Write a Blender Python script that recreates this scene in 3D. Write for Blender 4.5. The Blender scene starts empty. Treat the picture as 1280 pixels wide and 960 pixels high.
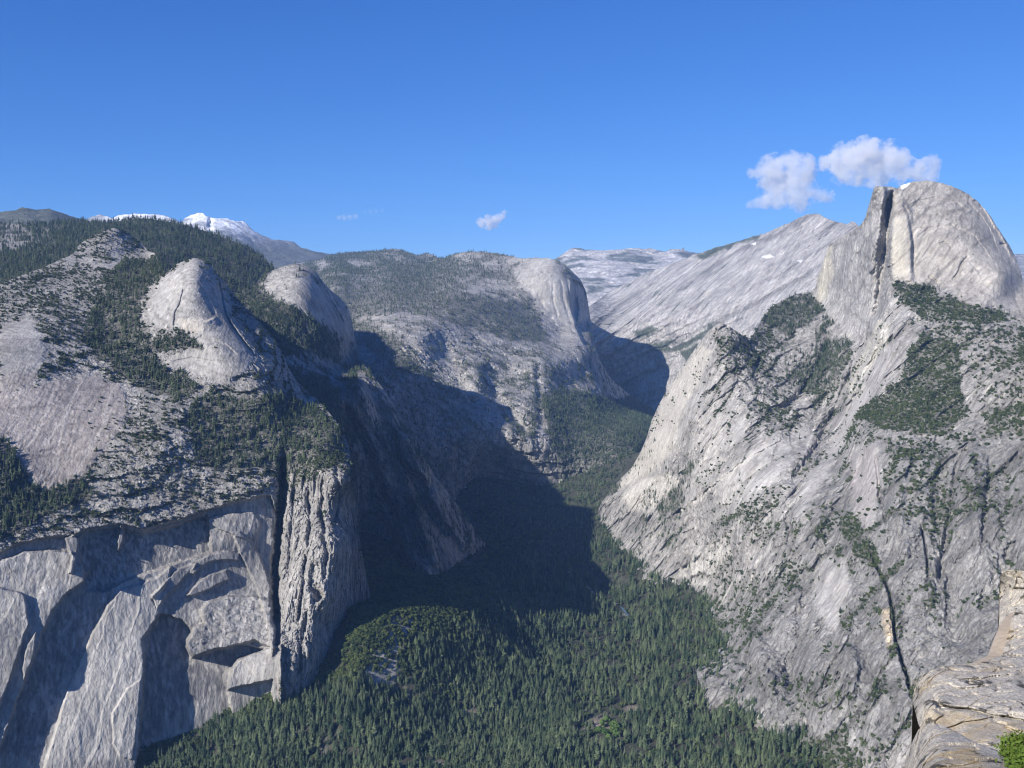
import bpy, math, time
import numpy as np
T0 = time.time()
QUALITY = 1.0            # terrain grid: vertices per photograph pixel (scaled)
rng = np.random.default_rng(7)
C = bpy.context.scene.collection

# ----------------------------------------------------------------------------------------------
# survey: the viewpoint stands at (0,0,1000) (metres above the valley floor) and looks along +Y.
# angles were measured on the photograph (1280 x 960, focal length 1270 px, pitch 4.28 degrees down)
F = 1270.0
PITCH = math.atan((480 - 385) / F)
CZ = 1000.0

def direction(u, v):
    u = np.asarray(u, float); v = np.asarray(v, float)
    a = (u - 640) / F; b = (480 - v) / F
    cp, sp = math.cos(PITCH), -math.sin(PITCH)
    x = a
    y = cp - b * sp
    z = sp + b * cp
    h = np.sqrt(x * x + y * y)
    return x / h, y / h, z / h

def point(u, v, D):
    """a surveyed bearing (u, v) and a ground distance D -> world position"""
    x, y, z = direction(u, v)
    return np.stack([x * D, y * D, CZ + z * D], -1)

def dist_for_z(u, v, z):
    return (z - CZ) / direction(u, v)[2]

# ----------------------------------------------------------------------------------------------
# noise
_perm = np.random.default_rng(3).permutation(256).astype(np.int32)
_perm = np.concatenate([_perm, _perm, _perm])
_g = np.random.default_rng(4).normal(size=(256, 3)).astype(np.float32)
_g /= np.linalg.norm(_g, axis=1, keepdims=True)

from concurrent.futures import ThreadPoolExecutor
POOL = ThreadPoolExecutor(4)

def chunked(fn, p, *a):
    sh = p.shape[:-1]
    p = p.reshape(-1, 3)
    if len(p) < 30000:
        parts = [fn(p, *a)]
    else:
        parts = list(POOL.map(lambda s: fn(p[s:s + 16384], *a), range(0, len(p), 16384)))
    if isinstance(parts[0], tuple):
        return tuple(np.concatenate(k).reshape(sh) for k in zip(*parts))
    return np.concatenate(parts).reshape(sh)

def _perlin(p):
    pf = np.floor(p)
    i = pf.astype(np.int64) & 255
    f = (p - pf).astype(np.float32)
    w = f * f * f * (f * (f * 6 - 15) + 10)
    out = 0
    for dx in (0, 1):
        a = _perm[(i[:, 0] + dx) & 255]
        wx = w[:, 0] if dx else 1 - w[:, 0]
        for dy in (0, 1):
            b = _perm[a + ((i[:, 1] + dy) & 255)]
            wy = wx * (w[:, 1] if dy else 1 - w[:, 1])
            for dz in (0, 1):
                g = _g[_perm[b + ((i[:, 2] + dz) & 255)]]
                d = g[:, 0] * (f[:, 0] - dx) + g[:, 1] * (f[:, 1] - dy) + g[:, 2] * (f[:, 2] - dz)
                out = out + d * wy * (w[:, 2] if dz else 1 - w[:, 2])
    return out * 1.5

def perlin(p):
    return chunked(_perlin, p)

def _fbm(p, oct, gain, lac):
    a, s, o = 1.0, 0, np.zeros(len(p), np.float32)
    for k in range(oct):
        o += a * _perlin(p + 17.3 * k); s += a
        a *= gain; p = p * lac
    return o / s

def _ridged(p, oct, gain, lac):
    a, s, o = 1.0, 0, np.zeros(len(p), np.float32)
    for k in range(oct):
        o += a * (.55 - 2 * np.abs(_perlin(p + 31.7 * k))); s += a
        a *= gain; p = p * lac
    return o / s

def fbm(p, oct=4, gain=.5, lac=2.03):
    return chunked(_fbm, np.asarray(p), oct, gain, lac)

def ridged(p, oct=4, gain=.5, lac=2.07):
    return chunked(_ridged, np.asarray(p), oct, gain, lac)

def worley(p):
    """distance to nearest and second feature point (3-D)"""
    return chunked(_worley, np.asarray(p))

def _worley(p, jitter=.9):
    pf = np.floor(p); i = pf.astype(np.int64); f = (p - pf).astype(np.float32)
    f1 = np.full(len(p), 9., np.float32); f2 = f1.copy(); idv = np.zeros(len(p), np.float32)
    for dx in (-1, 0, 1):
        for dy in (-1, 0, 1):
            for dz in (-1, 0, 1):
                h = _perm[_perm[_perm[(i[:, 0] + dx) & 255] + ((i[:, 1] + dy) & 255)] + ((i[:, 2] + dz) & 255)]
                q = .5 + jitter * .5 * _g[h]
                d = np.sqrt((q[:, 0] + dx - f[:, 0]) ** 2 + (q[:, 1] + dy - f[:, 1]) ** 2 + (q[:, 2] + dz - f[:, 2]) ** 2)
                n = d < f1
                f2 = np.where(n, f1, np.minimum(f2, d))
                idv = np.where(n, h / 255., idv).astype(np.float32)
                f1 = np.where(n, d, f1)
    return f1, f2, idv

def smooth(a, b, x):
    t = np.clip((x - a) / (b - a), 0, 1)
    return t * t * (3 - 2 * t)

# ----------------------------------------------------------------------------------------------
# interpolation
def tps(pts, val, q):
    """thin plate spline through scattered 2-D points"""
    pts = np.asarray(pts, float) ; val = np.asarray(val, float)
    c = pts.mean(0); sc = 100.0
    P = (pts - c) / sc; n = len(P)
    def K(a, b):
        r2 = ((a[:, None, :] - b[None]) ** 2).sum(-1)
        return .5 * r2 * np.log(r2 + 1e-9)
    A = np.zeros((n + 3, n + 3)); A[:n, :n] = K(P, P) + np.eye(n) * 2e-3
    A[:n, n] = 1; A[:n, n + 1:] = P; A[n, :n] = 1; A[n + 1:, :n] = P.T
    w = np.linalg.solve(A, np.concatenate([val, [0, 0, 0]]))
    Q = (np.asarray(q, float).reshape(-1, 2) - c) / sc
    out = np.empty(len(Q))
    def part(s):
        k = Q[s:s + 8192]
        out[s:s + 8192] = K(k, P) @ w[:n] + w[n] + k @ w[n + 1:]
    list(POOL.map(part, range(0, len(Q), 8192)))
    return out.reshape(np.asarray(q).shape[:-1])

def curve(pts, u):
    pts = np.asarray(pts, float)
    return np.interp(u, pts[:, 0], pts[:, 1])

def sdf(poly, u, v):
    """signed distance (positive inside) to a polygon"""
    poly = np.asarray(poly, float)
    inside = np.zeros(u.shape, bool); d2 = np.full(u.shape, 1e12)
    m = len(poly)
    for k in range(m):
        a = poly[k]; b = poly[(k + 1) % m]
        c = (a[1] > v) != (b[1] > v)
        xs = (b[0] - a[0]) * (v - a[1]) / (b[1] - a[1] + 1e-12) + a[0]
        inside ^= c & (u < xs)
        e = b - a; t = np.clip(((u - a[0]) * e[0] + (v - a[1]) * e[1]) / (e @ e + 1e-12), 0, 1)
        d2 = np.minimum(d2, (u - a[0] - t * e[0]) ** 2 + (v - a[1] - t * e[1]) ** 2)
    d = np.sqrt(d2)
    return np.where(inside, d, -d)

def near_poly(poly, u, v, margin, fn, out):
    """evaluate fn(signed distance) only round the polygon and add it to out"""
    p = np.asarray(poly, float)
    m = (u > p[:, 0].min() - margin) & (u < p[:, 0].max() + margin) & (v > p[:, 1].min() - margin) & (v < p[:, 1].max() + margin)
    if m.any():
        out[m] += fn(sdf(p, u[m], v[m]))

def line_dist(line, u, v):
    """distance to a polyline, side (sign) and position along (0..1)"""
    line = np.asarray(line, float)
    d2 = np.full(u.shape, 1e12); side = np.zeros(u.shape); along = np.zeros(u.shape)
    m = len(line) - 1
    for k in range(m):
        a = line[k]; b = line[k + 1]; e = b - a
        t = np.clip(((u - a[0]) * e[0] + (v - a[1]) * e[1]) / (e @ e + 1e-12), 0, 1)
        dd = (u - a[0] - t * e[0]) ** 2 + (v - a[1] - t * e[1]) ** 2
        n = dd < d2
        s = np.sign(e[0] * (v - a[1]) - e[1] * (u - a[0]))
        d2 = np.where(n, dd, d2); side = np.where(n, s, side); along = np.where(n, (k + t) / m, along)
    return np.sqrt(d2), side, along

def near_line(line, u, v, margin):
    p = np.asarray(line, float)
    return (u > p[:, 0].min() - margin) & (u < p[:, 0].max() + margin) & (v > p[:, 1].min() - margin) & (v < p[:, 1].max() + margin)

# ----------------------------------------------------------------------------------------------
# materials
def new_mat(name):
    m = bpy.data.materials.new(name); m.use_nodes = True
    nt = m.node_tree; nt.nodes.clear()
    out = nt.nodes.new('ShaderNodeOutputMaterial')
    b = nt.nodes.new('ShaderNodeBsdfPrincipled')
    b.inputs['Roughness'].default_value = .9
    b.inputs['Specular IOR Level'].default_value = .15
    nt.links.new(b.outputs[0], out.inputs[0])
    return m, nt, b

def N(nt, typ, **kw):
    n = nt.nodes.new(typ)
    for k, v in kw.items():
        if k.startswith('i_'):
            n.inputs[k[2:]].default_value = v
        else:
            setattr(n, k, v)
    return n

def rock_material(name, frame=None, crack=(34., 12.), fine=.16, bump=1.0, dist=3.0, contrast=1.0, mott=1.0):
    """jointed granite: grain, mottling and dark open joints laid along the rock's own fabric (world metres)"""
    m, nt, b = new_mat(name)
    L = nt.links.new
    at = N(nt, 'ShaderNodeAttribute', attribute_name='tint')
    geo = N(nt, 'ShaderNodeNewGeometry')
    pos = geo.outputs['Position']
    fr = np.eye(3) if frame is None else frame
    comb = N(nt, 'ShaderNodeCombineXYZ')
    for k, sc in enumerate((1. / crack[0], 1. / crack[1], 1. / crack[1])):
        d = N(nt, 'ShaderNodeVectorMath', operation='DOT_PRODUCT'); d.inputs[1].default_value = tuple(fr[k] * sc)
        L(pos, d.inputs[0]); L(d.outputs['Value'], comb.inputs[k])
    def noise(src, sc, det, rough):
        n = N(nt, 'ShaderNodeTexNoise', i_Scale=sc, i_Detail=det, i_Roughness=rough); L(src, n.inputs['Vector']); return n
    def rng_(n, lo, hi, a, c):
        r = N(nt, 'ShaderNodeMapRange'); L(n, r.inputs['Value'])
        for k, v in zip(('From Min', 'From Max', 'To Min', 'To Max'), (lo, hi, a, c)): r.inputs[k].default_value = v
        return r.outputs[0]
    def mul(x, y, op='MULTIPLY'):
        q = N(nt, 'ShaderNodeMath', operation=op)
        for i, k in enumerate((x, y)):
            if isinstance(k, float): q.inputs[i].default_value = k
            else: L(k, q.inputs[i])
        return q.outputs[0]
    n1 = noise(pos, fine, 6., .65); n2 = noise(pos, fine * 4.3, 4., .6); n3 = noise(comb.outputs[0], .45, 5., .62); n4 = noise(comb.outputs[0], 1.6, 4., .6)
    # joints: wobbling cells stretched along the fabric
    wob = N(nt, 'ShaderNodeVectorMath', operation='MULTIPLY_ADD'); wob.inputs[1].default_value = (.9, .9, .9)
    L(n4.outputs['Color'], wob.inputs[0]); L(comb.outputs[0], wob.inputs[2])
    v = N(nt, 'ShaderNodeTexVoronoi', feature='DISTANCE_TO_EDGE', i_Scale=.8); L(wob.outputs[0], v.inputs['Vector'])
    joint = rng_(v.outputs['Distance'], .0, .07, 0., 1.)
    gate = rng_(n3.outputs[0], .47, .62, 0., 1.)
    j = mul(1.0, mul(mul(1.0, joint, 'SUBTRACT'), gate), 'SUBTRACT')          # 1 = sound rock, 0 = open joint
    c = contrast
    t = mul(mul(rng_(n1.outputs[0], .3, .7, 1 - .3 * c * mott, 1 + .28 * c * mott), rng_(n3.outputs[0], .3, .7, 1 - .34 * c, 1 + .3 * c)), mul(rng_(n4.outputs[0], .3, .7, 1 - .25 * c, 1 + .22 * c), rng_(j, 0., 1., .42, 1.)))
    t = mul(mul(mul(t, 1.0, 'SUBTRACT'), at.outputs['Alpha']), 1.0, 'ADD')
    mx = N(nt, 'ShaderNodeMix', data_type='RGBA', blend_type='MULTIPLY'); mx.inputs[0].default_value = 1
    L(at.outputs['Color'], mx.inputs[6]); L(t, mx.inputs[7]); L(mx.outputs[2], b.inputs['Base Color'])
    h = mul(mul(n1.outputs[0], mul(n2.outputs[0], .4), 'ADD'), mul(mul(n4.outputs[0], 1.1), mul(j, .5), 'ADD'), 'ADD')
    bp = N(nt, 'ShaderNodeBump', i_Strength=bump); bp.inputs['Distance'].default_value = dist
    L(mul(at.outputs['Alpha'], float(bump)), bp.inputs['Strength']); L(h, bp.inputs['Height']); L(bp.outputs[0], b.inputs['Normal'])
    return m

def leaf_material(name, dark, light, hue_var=.04):
    m, nt, b = new_mat(name)
    L = nt.links.new
    oi = N(nt, 'ShaderNodeObjectInfo')
    geo = N(nt, 'ShaderNodeNewGeometry')
    n = N(nt, 'ShaderNodeTexNoise', i_Scale=.9, i_Detail=3.0)
    tc = N(nt, 'ShaderNodeTexCoord'); L(tc.outputs['Object'], n.inputs['Vector'])
    n.inputs['Scale'].default_value = 6.0
    ad = N(nt, 'ShaderNodeMath', operation='ADD'); L(oi.outputs['Random'], ad.inputs[0]); L(n.outputs[0], ad.inputs[1])
    gp = N(nt, 'ShaderNodeTexNoise', i_Scale=.012, i_Detail=3.0); L(geo.outputs['Position'], gp.inputs['Vector'])
    a2 = N(nt, 'ShaderNodeMath', operation='MULTIPLY_ADD'); a2.inputs[1].default_value = 1.6; L(gp.outputs[0], a2.inputs[0]); L(ad.outputs[0], a2.inputs[2])
    ml = N(nt, 'ShaderNodeMath', operation='MULTIPLY_ADD'); ml.inputs[1].default_value = .5; ml.inputs[2].default_value = -.4; L(a2.outputs[0], ml.inputs[0])
    cr = N(nt, 'ShaderNodeValToRGB')
    cr.color_ramp.elements[0].position = .26; cr.color_ramp.elements[0].color = (*dark, 1)
    cr.color_ramp.elements[1].position = .82; cr.color_ramp.elements[1].color = (*light, 1)
    L(ml.outputs[0], cr.inputs[0]); L(cr.outputs[0], b.inputs['Base Color'])
    b.inputs['Roughness'].default_value = .8
    return m

M_needle = leaf_material('conifer_needles', (.024, .046, .026), (.138, .176, .092))
M_oak = leaf_material('oak_leaves', (.030, .052, .022), (.120, .150, .052))
M_fresh = leaf_material('fresh_leaves', (.06, .11, .03), (.11, .17, .05))
M_shrub = leaf_material('shrub_leaves', (.040, .060, .026), (.085, .105, .045))
m, nt, b = new_mat('bark'); b.inputs['Base Color'].default_value = (.09, .065, .05, 1); M_bark = m
m, nt, b = new_mat('dead_wood'); b.inputs['Base Color'].default_value = (.26, .24, .23, 1); M_dead = m

# ----------------------------------------------------------------------------------------------
# meshes
def mesh_from(name, V, Fq, mats, tint=None, rough=None, mat_idx=None, smooth_shade=True):
    me = bpy.data.meshes.new(name)
    V = np.asarray(V, np.float32); Fq = np.asarray(Fq, np.int32)
    k = Fq.shape[1]
    me.vertices.add(len(V)); me.vertices.foreach_set('co', V.ravel())
    me.loops.add(Fq.size); me.loops.foreach_set('vertex_index', Fq.ravel())
    me.polygons.add(len(Fq))
    me.polygons.foreach_set('loop_start', np.arange(0, Fq.size, k, dtype=np.int32))
    if smooth_shade:
        me.polygons.foreach_set('use_smooth', np.ones(len(Fq), bool))
    for mt in (mats if isinstance(mats, (list, tuple)) else [mats]):
        me.materials.append(mt)
    if mat_idx is not None:
        me.polygons.foreach_set('material_index', np.asarray(mat_idx, np.int32))
    if tint is not None:
        a = me.attributes.new('tint', 'FLOAT_COLOR', 'POINT')
        al = np.ones((len(tint), 1)) if rough is None else np.asarray(rough).reshape(-1, 1)
        a.data.foreach_set('color', np.concatenate([tint, al], 1).astype(np.float32).ravel())
    me.update(calc_edges=True)
    return me

def link(name, me, kind=None, label=None, cat=None, group=None, parent=None):
    o = bpy.data.objects.new(name, me); C.objects.link(o)
    if kind: o['kind'] = kind
    if label: o['label'] = label
    if cat: o['category'] = cat
    if group: o['group'] = group
    if parent: o.parent = parent
    return o

def grid_faces(nr, nc):
    i = np.arange(nr * nc).reshape(nr, nc)
    return np.stack([i[:-1, :-1], i[1:, :-1], i[1:, 1:], i[:-1, 1:]], -1).reshape(-1, 4)

GRANITE = np.array([.310, .300, .283])
SOIL = np.array([.060, .062, .045])

scatter = []       # (kind, points, heights)

class Mass:
    """one mountain mass: its visible surface was surveyed (bearings + distances); a back slope closes it behind the crest"""
    def __init__(self, name, top, bottom, ctrl, du=1.0, rows=300, back=(500., 14), crest=1.0, push_back=None):
        self.name = name
        u0, u1 = top[0][0], top[-1][0]
        du = du / QUALITY; rows = int(rows * QUALITY)
        us = np.arange(u0, u1 + du, du)
        us = us[((us > -45) & (us < 1325)) | (np.arange(len(us)) % 6 == 0)]      # coarser beyond the view
        s = np.linspace(0, 1, rows) ** 1.0
        t = curve(top, us); bt = np.maximum(curve(bottom, us), t + 3)
        # uneven crest line
        x, y, z = direction(us, t)
        jit = fbm(np.stack([us * .11, us * 0, us * 0 + len(name)], -1), 4) * 2.6 * crest
        t = t + jit
        self.u = np.broadcast_to(us, (rows, len(us))).copy()
        self.v = t[None] + s[:, None] * (bt - t)[None]
        c = np.array(ctrl, float)
        if push_back: c[:, 2] *= [push_back(a, b) for a, b in c[:, :2]]
        self.D = np.exp(tps(c[:, :2], np.log(c[:, 2]), np.stack([self.u, self.v], -1)))
        # round the crest away from the viewer
        self.back = back
        self.base = point(self.u, self.v, self.D)
        self.amp = np.ones_like(self.u)
        self.tint = np.broadcast_to(GRANITE, self.u.shape + (3,)).copy()
        self.veg = np.zeros_like(self.u)
        self.rough = np.ones_like(self.u)
        wob = np.stack([self.u, self.v, self.u * 0], -1)
        self.wu = self.u + 5 * fbm(wob * .06, 3) + 2.0 * fbm(wob * .25 + 9, 2)
        self.wv = self.v + 5 * fbm(wob * .06 + 50, 3) + 2.0 * fbm(wob * .25 + 90, 2)

    def soft(self, poly, edge=8., wobble=True):
        o = np.zeros_like(self.u)
        near_poly(poly, self.wu if wobble else self.u, self.wv if wobble else self.v, edge * 2 + 4, lambda d: smooth(-edge, edge, d), o)
        return o

    def patch(self, poly, edge=6.):
        """a stand of trees whose margin breaks up into clumps and single trees"""
        if not hasattr(self, 'clump'):
            P = point(self.u, self.v, self.D); sc = float(np.median(self.D)) / F
            self.clump = .62 * fbm(P / (sc * 16.), 3) + .42 * fbm(P / (sc * 45.) + 7, 3)
        o = self.soft(poly, edge * 2.4)
        return np.where(o > 0, smooth(.28, .72, o + self.clump * (1.0 - .35 * o)), 0)

    def push(self, poly, metres, edge=1.5, wobble=.45):
        """a block standing forward (+) or set back (-) with a sharp edge"""
        o = np.zeros_like(self.u)
        near_poly(poly, self.u + wobble * (self.wu - self.u), self.v + wobble * (self.wv - self.v), edge * 2 + 4, lambda d: smooth(-edge, edge, d), o)
        self.D -= o * metres

    def groove(self, line, width, metres, wob=1.0):
        m = near_line(line, self.u, self.v, width * 3 + 8)
        if not m.any(): return
        uu = self.u[m] + wob * (self.wu[m] - self.u[m]) * .5; vv = self.v[m] + wob * (self.wv[m] - self.v[m]) * .5
        d, _, al = line_dist(line, uu, vv)
        fade = smooth(0, .12, al) * smooth(1, .88, al)
        self.D[m] += metres * np.exp(-(d / width) ** 2) * fade

    def step(self, line, width, metres, edge=1.2):
        """a ledge: the side right of the line direction (v grows downward) is set back and heals over width"""
        m = near_line(line, self.u, self.v, width + 10)
        if not m.any(): return
        uu = self.u[m] + (self.wu[m] - self.u[m]) * .4; vv = self.v[m] + (self.wv[m] - self.v[m]) * .4
        d, sd, al = line_dist(line, uu, vv)
        fade = smooth(0, .1, al) * smooth(1, .9, al)
        f = smooth(-edge, edge, d * sd) * np.clip(1 - d / width, 0, 1)
        self.D[m] += metres * f * fade

    def paint(self, mask, colour, k=1.0):
        self.tint += (np.asarray(colour) - self.tint) * (mask * k)[..., None]

    def shade_line(self, line, width, colour, k=1.0):
        m = near_line(line, self.u, self.v, width * 3 + 8)
        if not m.any(): return
        d, _, al = line_dist(line, self.wu[m] * .5 + self.u[m] * .5, self.wv[m] * .5 + self.v[m] * .5)
        w = np.exp(-(d / width) ** 2) * k * smooth(0, .08, al) * smooth(1, .92, al)
        self.tint[m] += (np.asarray(colour) - self.tint[m]) * w[:, None]

    def trees(self, kind, density, per_m2, hmin, hmax, mask=None, seed=1):
        """sample trees standing on the slope"""
        r = np.random.default_rng(seed)
        P = point(self.u, self.v, self.D)
        A = P[:-1, :-1]; B = P[:-1, 1:]; Cc = P[1:, :-1]
        area = np.linalg.norm(np.cross(B - A, Cc - A), axis=-1)
        dens = (density if mask is None else density * mask)[:-1, :-1]
        lam = np.clip(area, 0, 4000) * dens * per_m2
        n = np.floor(lam + r.random(lam.shape)).astype(int)
        ii, jj = np.nonzero(n)
        rep = np.minimum(n[ii, jj], 12)
        ii = np.repeat(ii, rep); jj = np.repeat(jj, rep)
        a = r.random((len(ii), 1)); bb = r.random((len(ii), 1))
        q = A[ii, jj] + a * (B - A)[ii, jj] + bb * (Cc - A)[ii, jj]
        h = hmin + (hmax - hmin) * r.random(len(ii)) ** 1.6
        scatter.append((kind, q, h, self.name))
        return q, h

    def build(self, mat=None, name=None):
        nr, nc = self.u.shape
        P = point(self.u, self.v, self.D)
        bl, nb = self.back
        # back slope: continue behind the crest, falling away
        crest = P[0]; dirx = np.stack(direction(self.u[0], self.v[0]), -1)
        hor = dirx.copy(); hor[:, 2] = 0
        rows = []
        for k in range(nb, 0, -1):
            t = (k / nb) ** 1.5
            q = crest + hor * (t * bl)
            q[:, 2] = crest[:, 2] + (dirx[:, 2] * t * bl) - bl * (.25 * t + .75 * t * t) - 2
            rows.append(q)
        V = np.concatenate([np.stack(rows), P], 0)
        tint = np.concatenate([np.repeat(self.tint[:1], nb, 0), self.tint], 0)
        me = mesh_from(name or self.name, V.reshape(-1, 3), grid_faces(nr + nb, nc), mat or M_rock, tint.reshape(-1, 3),
                       np.concatenate([np.repeat(self.rough[:1], nb, 0), self.rough], 0))
        return link(name or self.name, me, kind='structure')

def rot_frame(along, across):
    """unit axes for a stretched rock fabric: along, across, normal (world)"""
    a = np.asarray(along, float); a = a / np.linalg.norm(a)
    c = np.asarray(across, float); c = c - a * (a @ c); c = c / np.linalg.norm(c)
    return np.stack([a, c, np.cross(a, c)])

def fabric(P, frame, la, lc, ln=None):
    """world position -> noise coordinates with feature length la along and lc across the fabric"""
    q = P @ frame.T
    return q / np.array([la, lc, ln or lc])

# ----------------------------------------------------------------------------------------------
# helpers on masses
def relief(m, frame, spec, amp=None):
    P = point(m.u, m.v, m.D)
    a = m.amp if amp is None else amp
    for typ, la, lc, h, o in spec:
        q = fabric(P, frame, la, lc)
        n = {'f': fbm, 'r': ridged}[typ](q, o)
        m.D += a * h * n

def blocks(m, frame, la, lc, h, amp=None):
    """jointed blocks: every cell of a fractured face stands at its own depth, with open joints between"""
    P = point(m.u, m.v, m.D)
    q = fabric(P, frame, la, lc)
    q = q + .35 * np.stack([fbm(q * 1.7, 2), fbm(q * 1.7 + 40, 2), fbm(q * 1.7 + 80, 2)], -1)
    f1, f2, idv = worley(q)
    a = m.amp if amp is None else amp
    m.D += a * h * (idv - .5) + a * h * .6 * smooth(.12, 0., f2 - f1)

def terrace(m, frame, L, h, warp, amp=None, seed=0., run=300.):
    """broken ledges: sheets of rock that step back along the fabric; returns where the ledges are"""
    P = point(m.u, m.v, m.D)
    q = P @ frame.T
    w = warp * fbm(fabric(P, frame, run, run * .35) + seed, 4)
    c = (q[..., 1] + .35 * q[..., 2] + w) / L
    t = c - np.floor(c)
    idx = np.floor(c)
    gate = smooth(-.25, .2, fbm(np.stack([q[..., 0] / run, idx * 7.31 + seed, q[..., 2] / run], -1), 3))
    a = m.amp if amp is None else amp
    prof = np.where(t < .86, t / .86, (1 - t) / .14) - .5
    m.D += a * h * gate * prof
    return gate * smooth(.66, .86, t) * smooth(1.0, .93, t)

def weather(m, frame, la, lc, k=.22, warm=.5, seed=0):
    k = k * 1.25
    """stains running along the fabric, darker lichen patches, a few rusty and pale streaks"""
    P = point(m.u, m.v, m.D)
    q = fabric(P, frame, la, lc) + seed
    n = fbm(q, 4)
    g = fbm(P / 170. + seed, 4)
    fine = fbm(P / 14. + seed, 3)
    m.tint *= (1 + k * 1.7 * n + k * 1.9 * g + k * .8 * fine)[..., None]
    rust = smooth(.12, .5, fbm(fabric(P, frame, la * .7, lc * 1.4) + 77 + seed, 3)) * warm
    m.tint *= 1 + rust[..., None] * np.array([.16, .02, -.18])
    pale = smooth(.22, .5, fbm(fabric(P, frame, la * 1.6, lc * .8) + 177 + seed, 3))
    m.tint *= 1 + .38 * pale[..., None]
    dark = smooth(.15, .45, fbm(fabric(P, frame, la * 1.2, lc * .6) + 277 + seed, 4))
    m.tint *= 1 - .42 * dark[..., None]
    m.tint = np.clip(m.tint, .03, .62)

def ledge_veg(m, frame, la, lc, lo, hi, seed=0):
    """plants follow cracks and ledges"""
    P = point(m.u, m.v, m.D)
    n = fbm(fabric(P, frame, la, lc) + 300 + seed, 4) + .5 * fbm(P / 60. + seed, 3) + .8 * fbm(P / 240. + seed, 3)
    return smooth(lo + .04, hi + .02, n)

def soil_under(m, k=.85):
    w = np.clip(m.veg, 0, 1) * k
    m.paint(w, SOIL)

UP = (0, 0, 1)
VERT = rot_frame(UP, (1, 0, 0))
M_rock = rock_material('weathered_granite', VERT, (40., 14.), .14, 1.0, 3.5)
M_far = rock_material('distant_granite', VERT, (90., 60.), .035, 1.0, 9.)
M_floor = rock_material('forest_floor', None, (30., 30.), .16, .6, 2.)

# ================================================================================ far crests
def far_ridge(name, top, D0, D1, bottom_v, tint, snow=None, amp=60, seed=0, forest=0):
    top = np.asarray(top, float)
    u0, u1 = top[0, 0], top[-1, 0]
    ctrl = [(u, v, D0) for u, v in top[::max(1, len(top) // 7)]] + [(top[-1, 0], top[-1, 1], D0)]
    ctrl += [(u, bottom_v, D1) for u in np.linspace(u0, u1, 6)]
    m = Mass(name, top, [(u0, bottom_v), (u1, bottom_v)], ctrl, du=1.2, rows=110, back=(1500., 8), crest=.6)
    m.paint(np.ones_like(m.u), tint)
    relief(m, VERT, [('r', 900, 700, amp * 2.2, 5), ('f', 160, 120, amp * .8, 4)])
    weather(m, VERT, 300, 120, .2, .2, seed)
    return m

hz = far_ridge('far_forested_hill', [(-160, 262), (-60, 268), (0, 265), (18, 263), (28, 259), (45, 262), (62, 261), (80, 267), (95, 272), (110, 276), (140, 284), (180, 296)], 9000, 6800, 330, (.10, .11, .09), amp=25, seed=3)
hz.build(M_far)
hf = far_ridge('snowy_peak', [(100, 280), (112, 272), (125, 268), (133, 270), (141, 273), (148, 269), (157, 268), (175, 267), (190, 268), (205, 269), (215, 273), (227, 278), (231, 273), (238, 269), (247, 266), (253, 266.5), (258, 270), (264, 272), (272, 273), (285, 273), (295, 277), (304, 276), (310, 281), (318, 289), (330, 295), (340, 299), (352, 300), (366, 302), (376, 309), (392, 314), (410, 317), (430, 322), (470, 330)], 14000, 10500, 372, (.30, .31, .33), amp=55, seed=5)
P = point(hf.u, hf.v, hf.D)
sn = smooth(-.25, .25, fbm(P / 260., 4) + .25 - .035 * (hf.v - curve([(100, 270), (250, 272), (330, 290), (420, 300)], hf.u)))
sn *= smooth(120, 150, hf.u) * smooth(345, 300, hf.u)
hf.groove([(264, 270), (262, 282), (266, 300)], 3, 130)
hf.groove([(228, 276), (226, 285), (220, 300)], 3, 120)
hf.paint(smooth(286, 305, hf.v + 6 * fbm(P / 500., 3) - .08 * np.maximum(0, hf.u - 260)), (.11, .12, .10), .85)
hf.paint(sn, (.82, .84, .86))
hf.build(M_far)
te = far_ridge('far_granite_crest', [(660, 335), (690, 326), (700, 320), (708, 314), (716, 309.5), (724, 310), (732, 312), (750, 313), (772, 312), (790, 310), (806, 311), (812, 310), (820, 312), (832, 315), (838, 311), (848, 311), (852.5, 312), (854, 307), (855.5, 313), (862, 315), (872, 316), (900, 319), (960, 330)], 14000, 9300, 410, (.42, .41, .40), amp=70, seed=8)
P = point(te.u, te.v, te.D)
te.paint(smooth(.05, .25, fbm(P * np.array([1, 1, 2.2]) / 420., 5)) * .9, (.10, .115, .10))
te.paint(smooth(.3, .45, fbm(P * np.array([1, 1, 3]) / 300. + 60, 4)) * smooth(350, 315, te.v), (.8, .8, .8), .6)
te.build(M_far)
rb = far_ridge('far_blue_range', [(1150, 330), (1230, 322), (1262, 318), (1280, 317), (1330, 312), (1420, 318)], 12500, 9500, 380, (.25, .26, .28), amp=50, seed=9)
rb.build(M_far)

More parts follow.
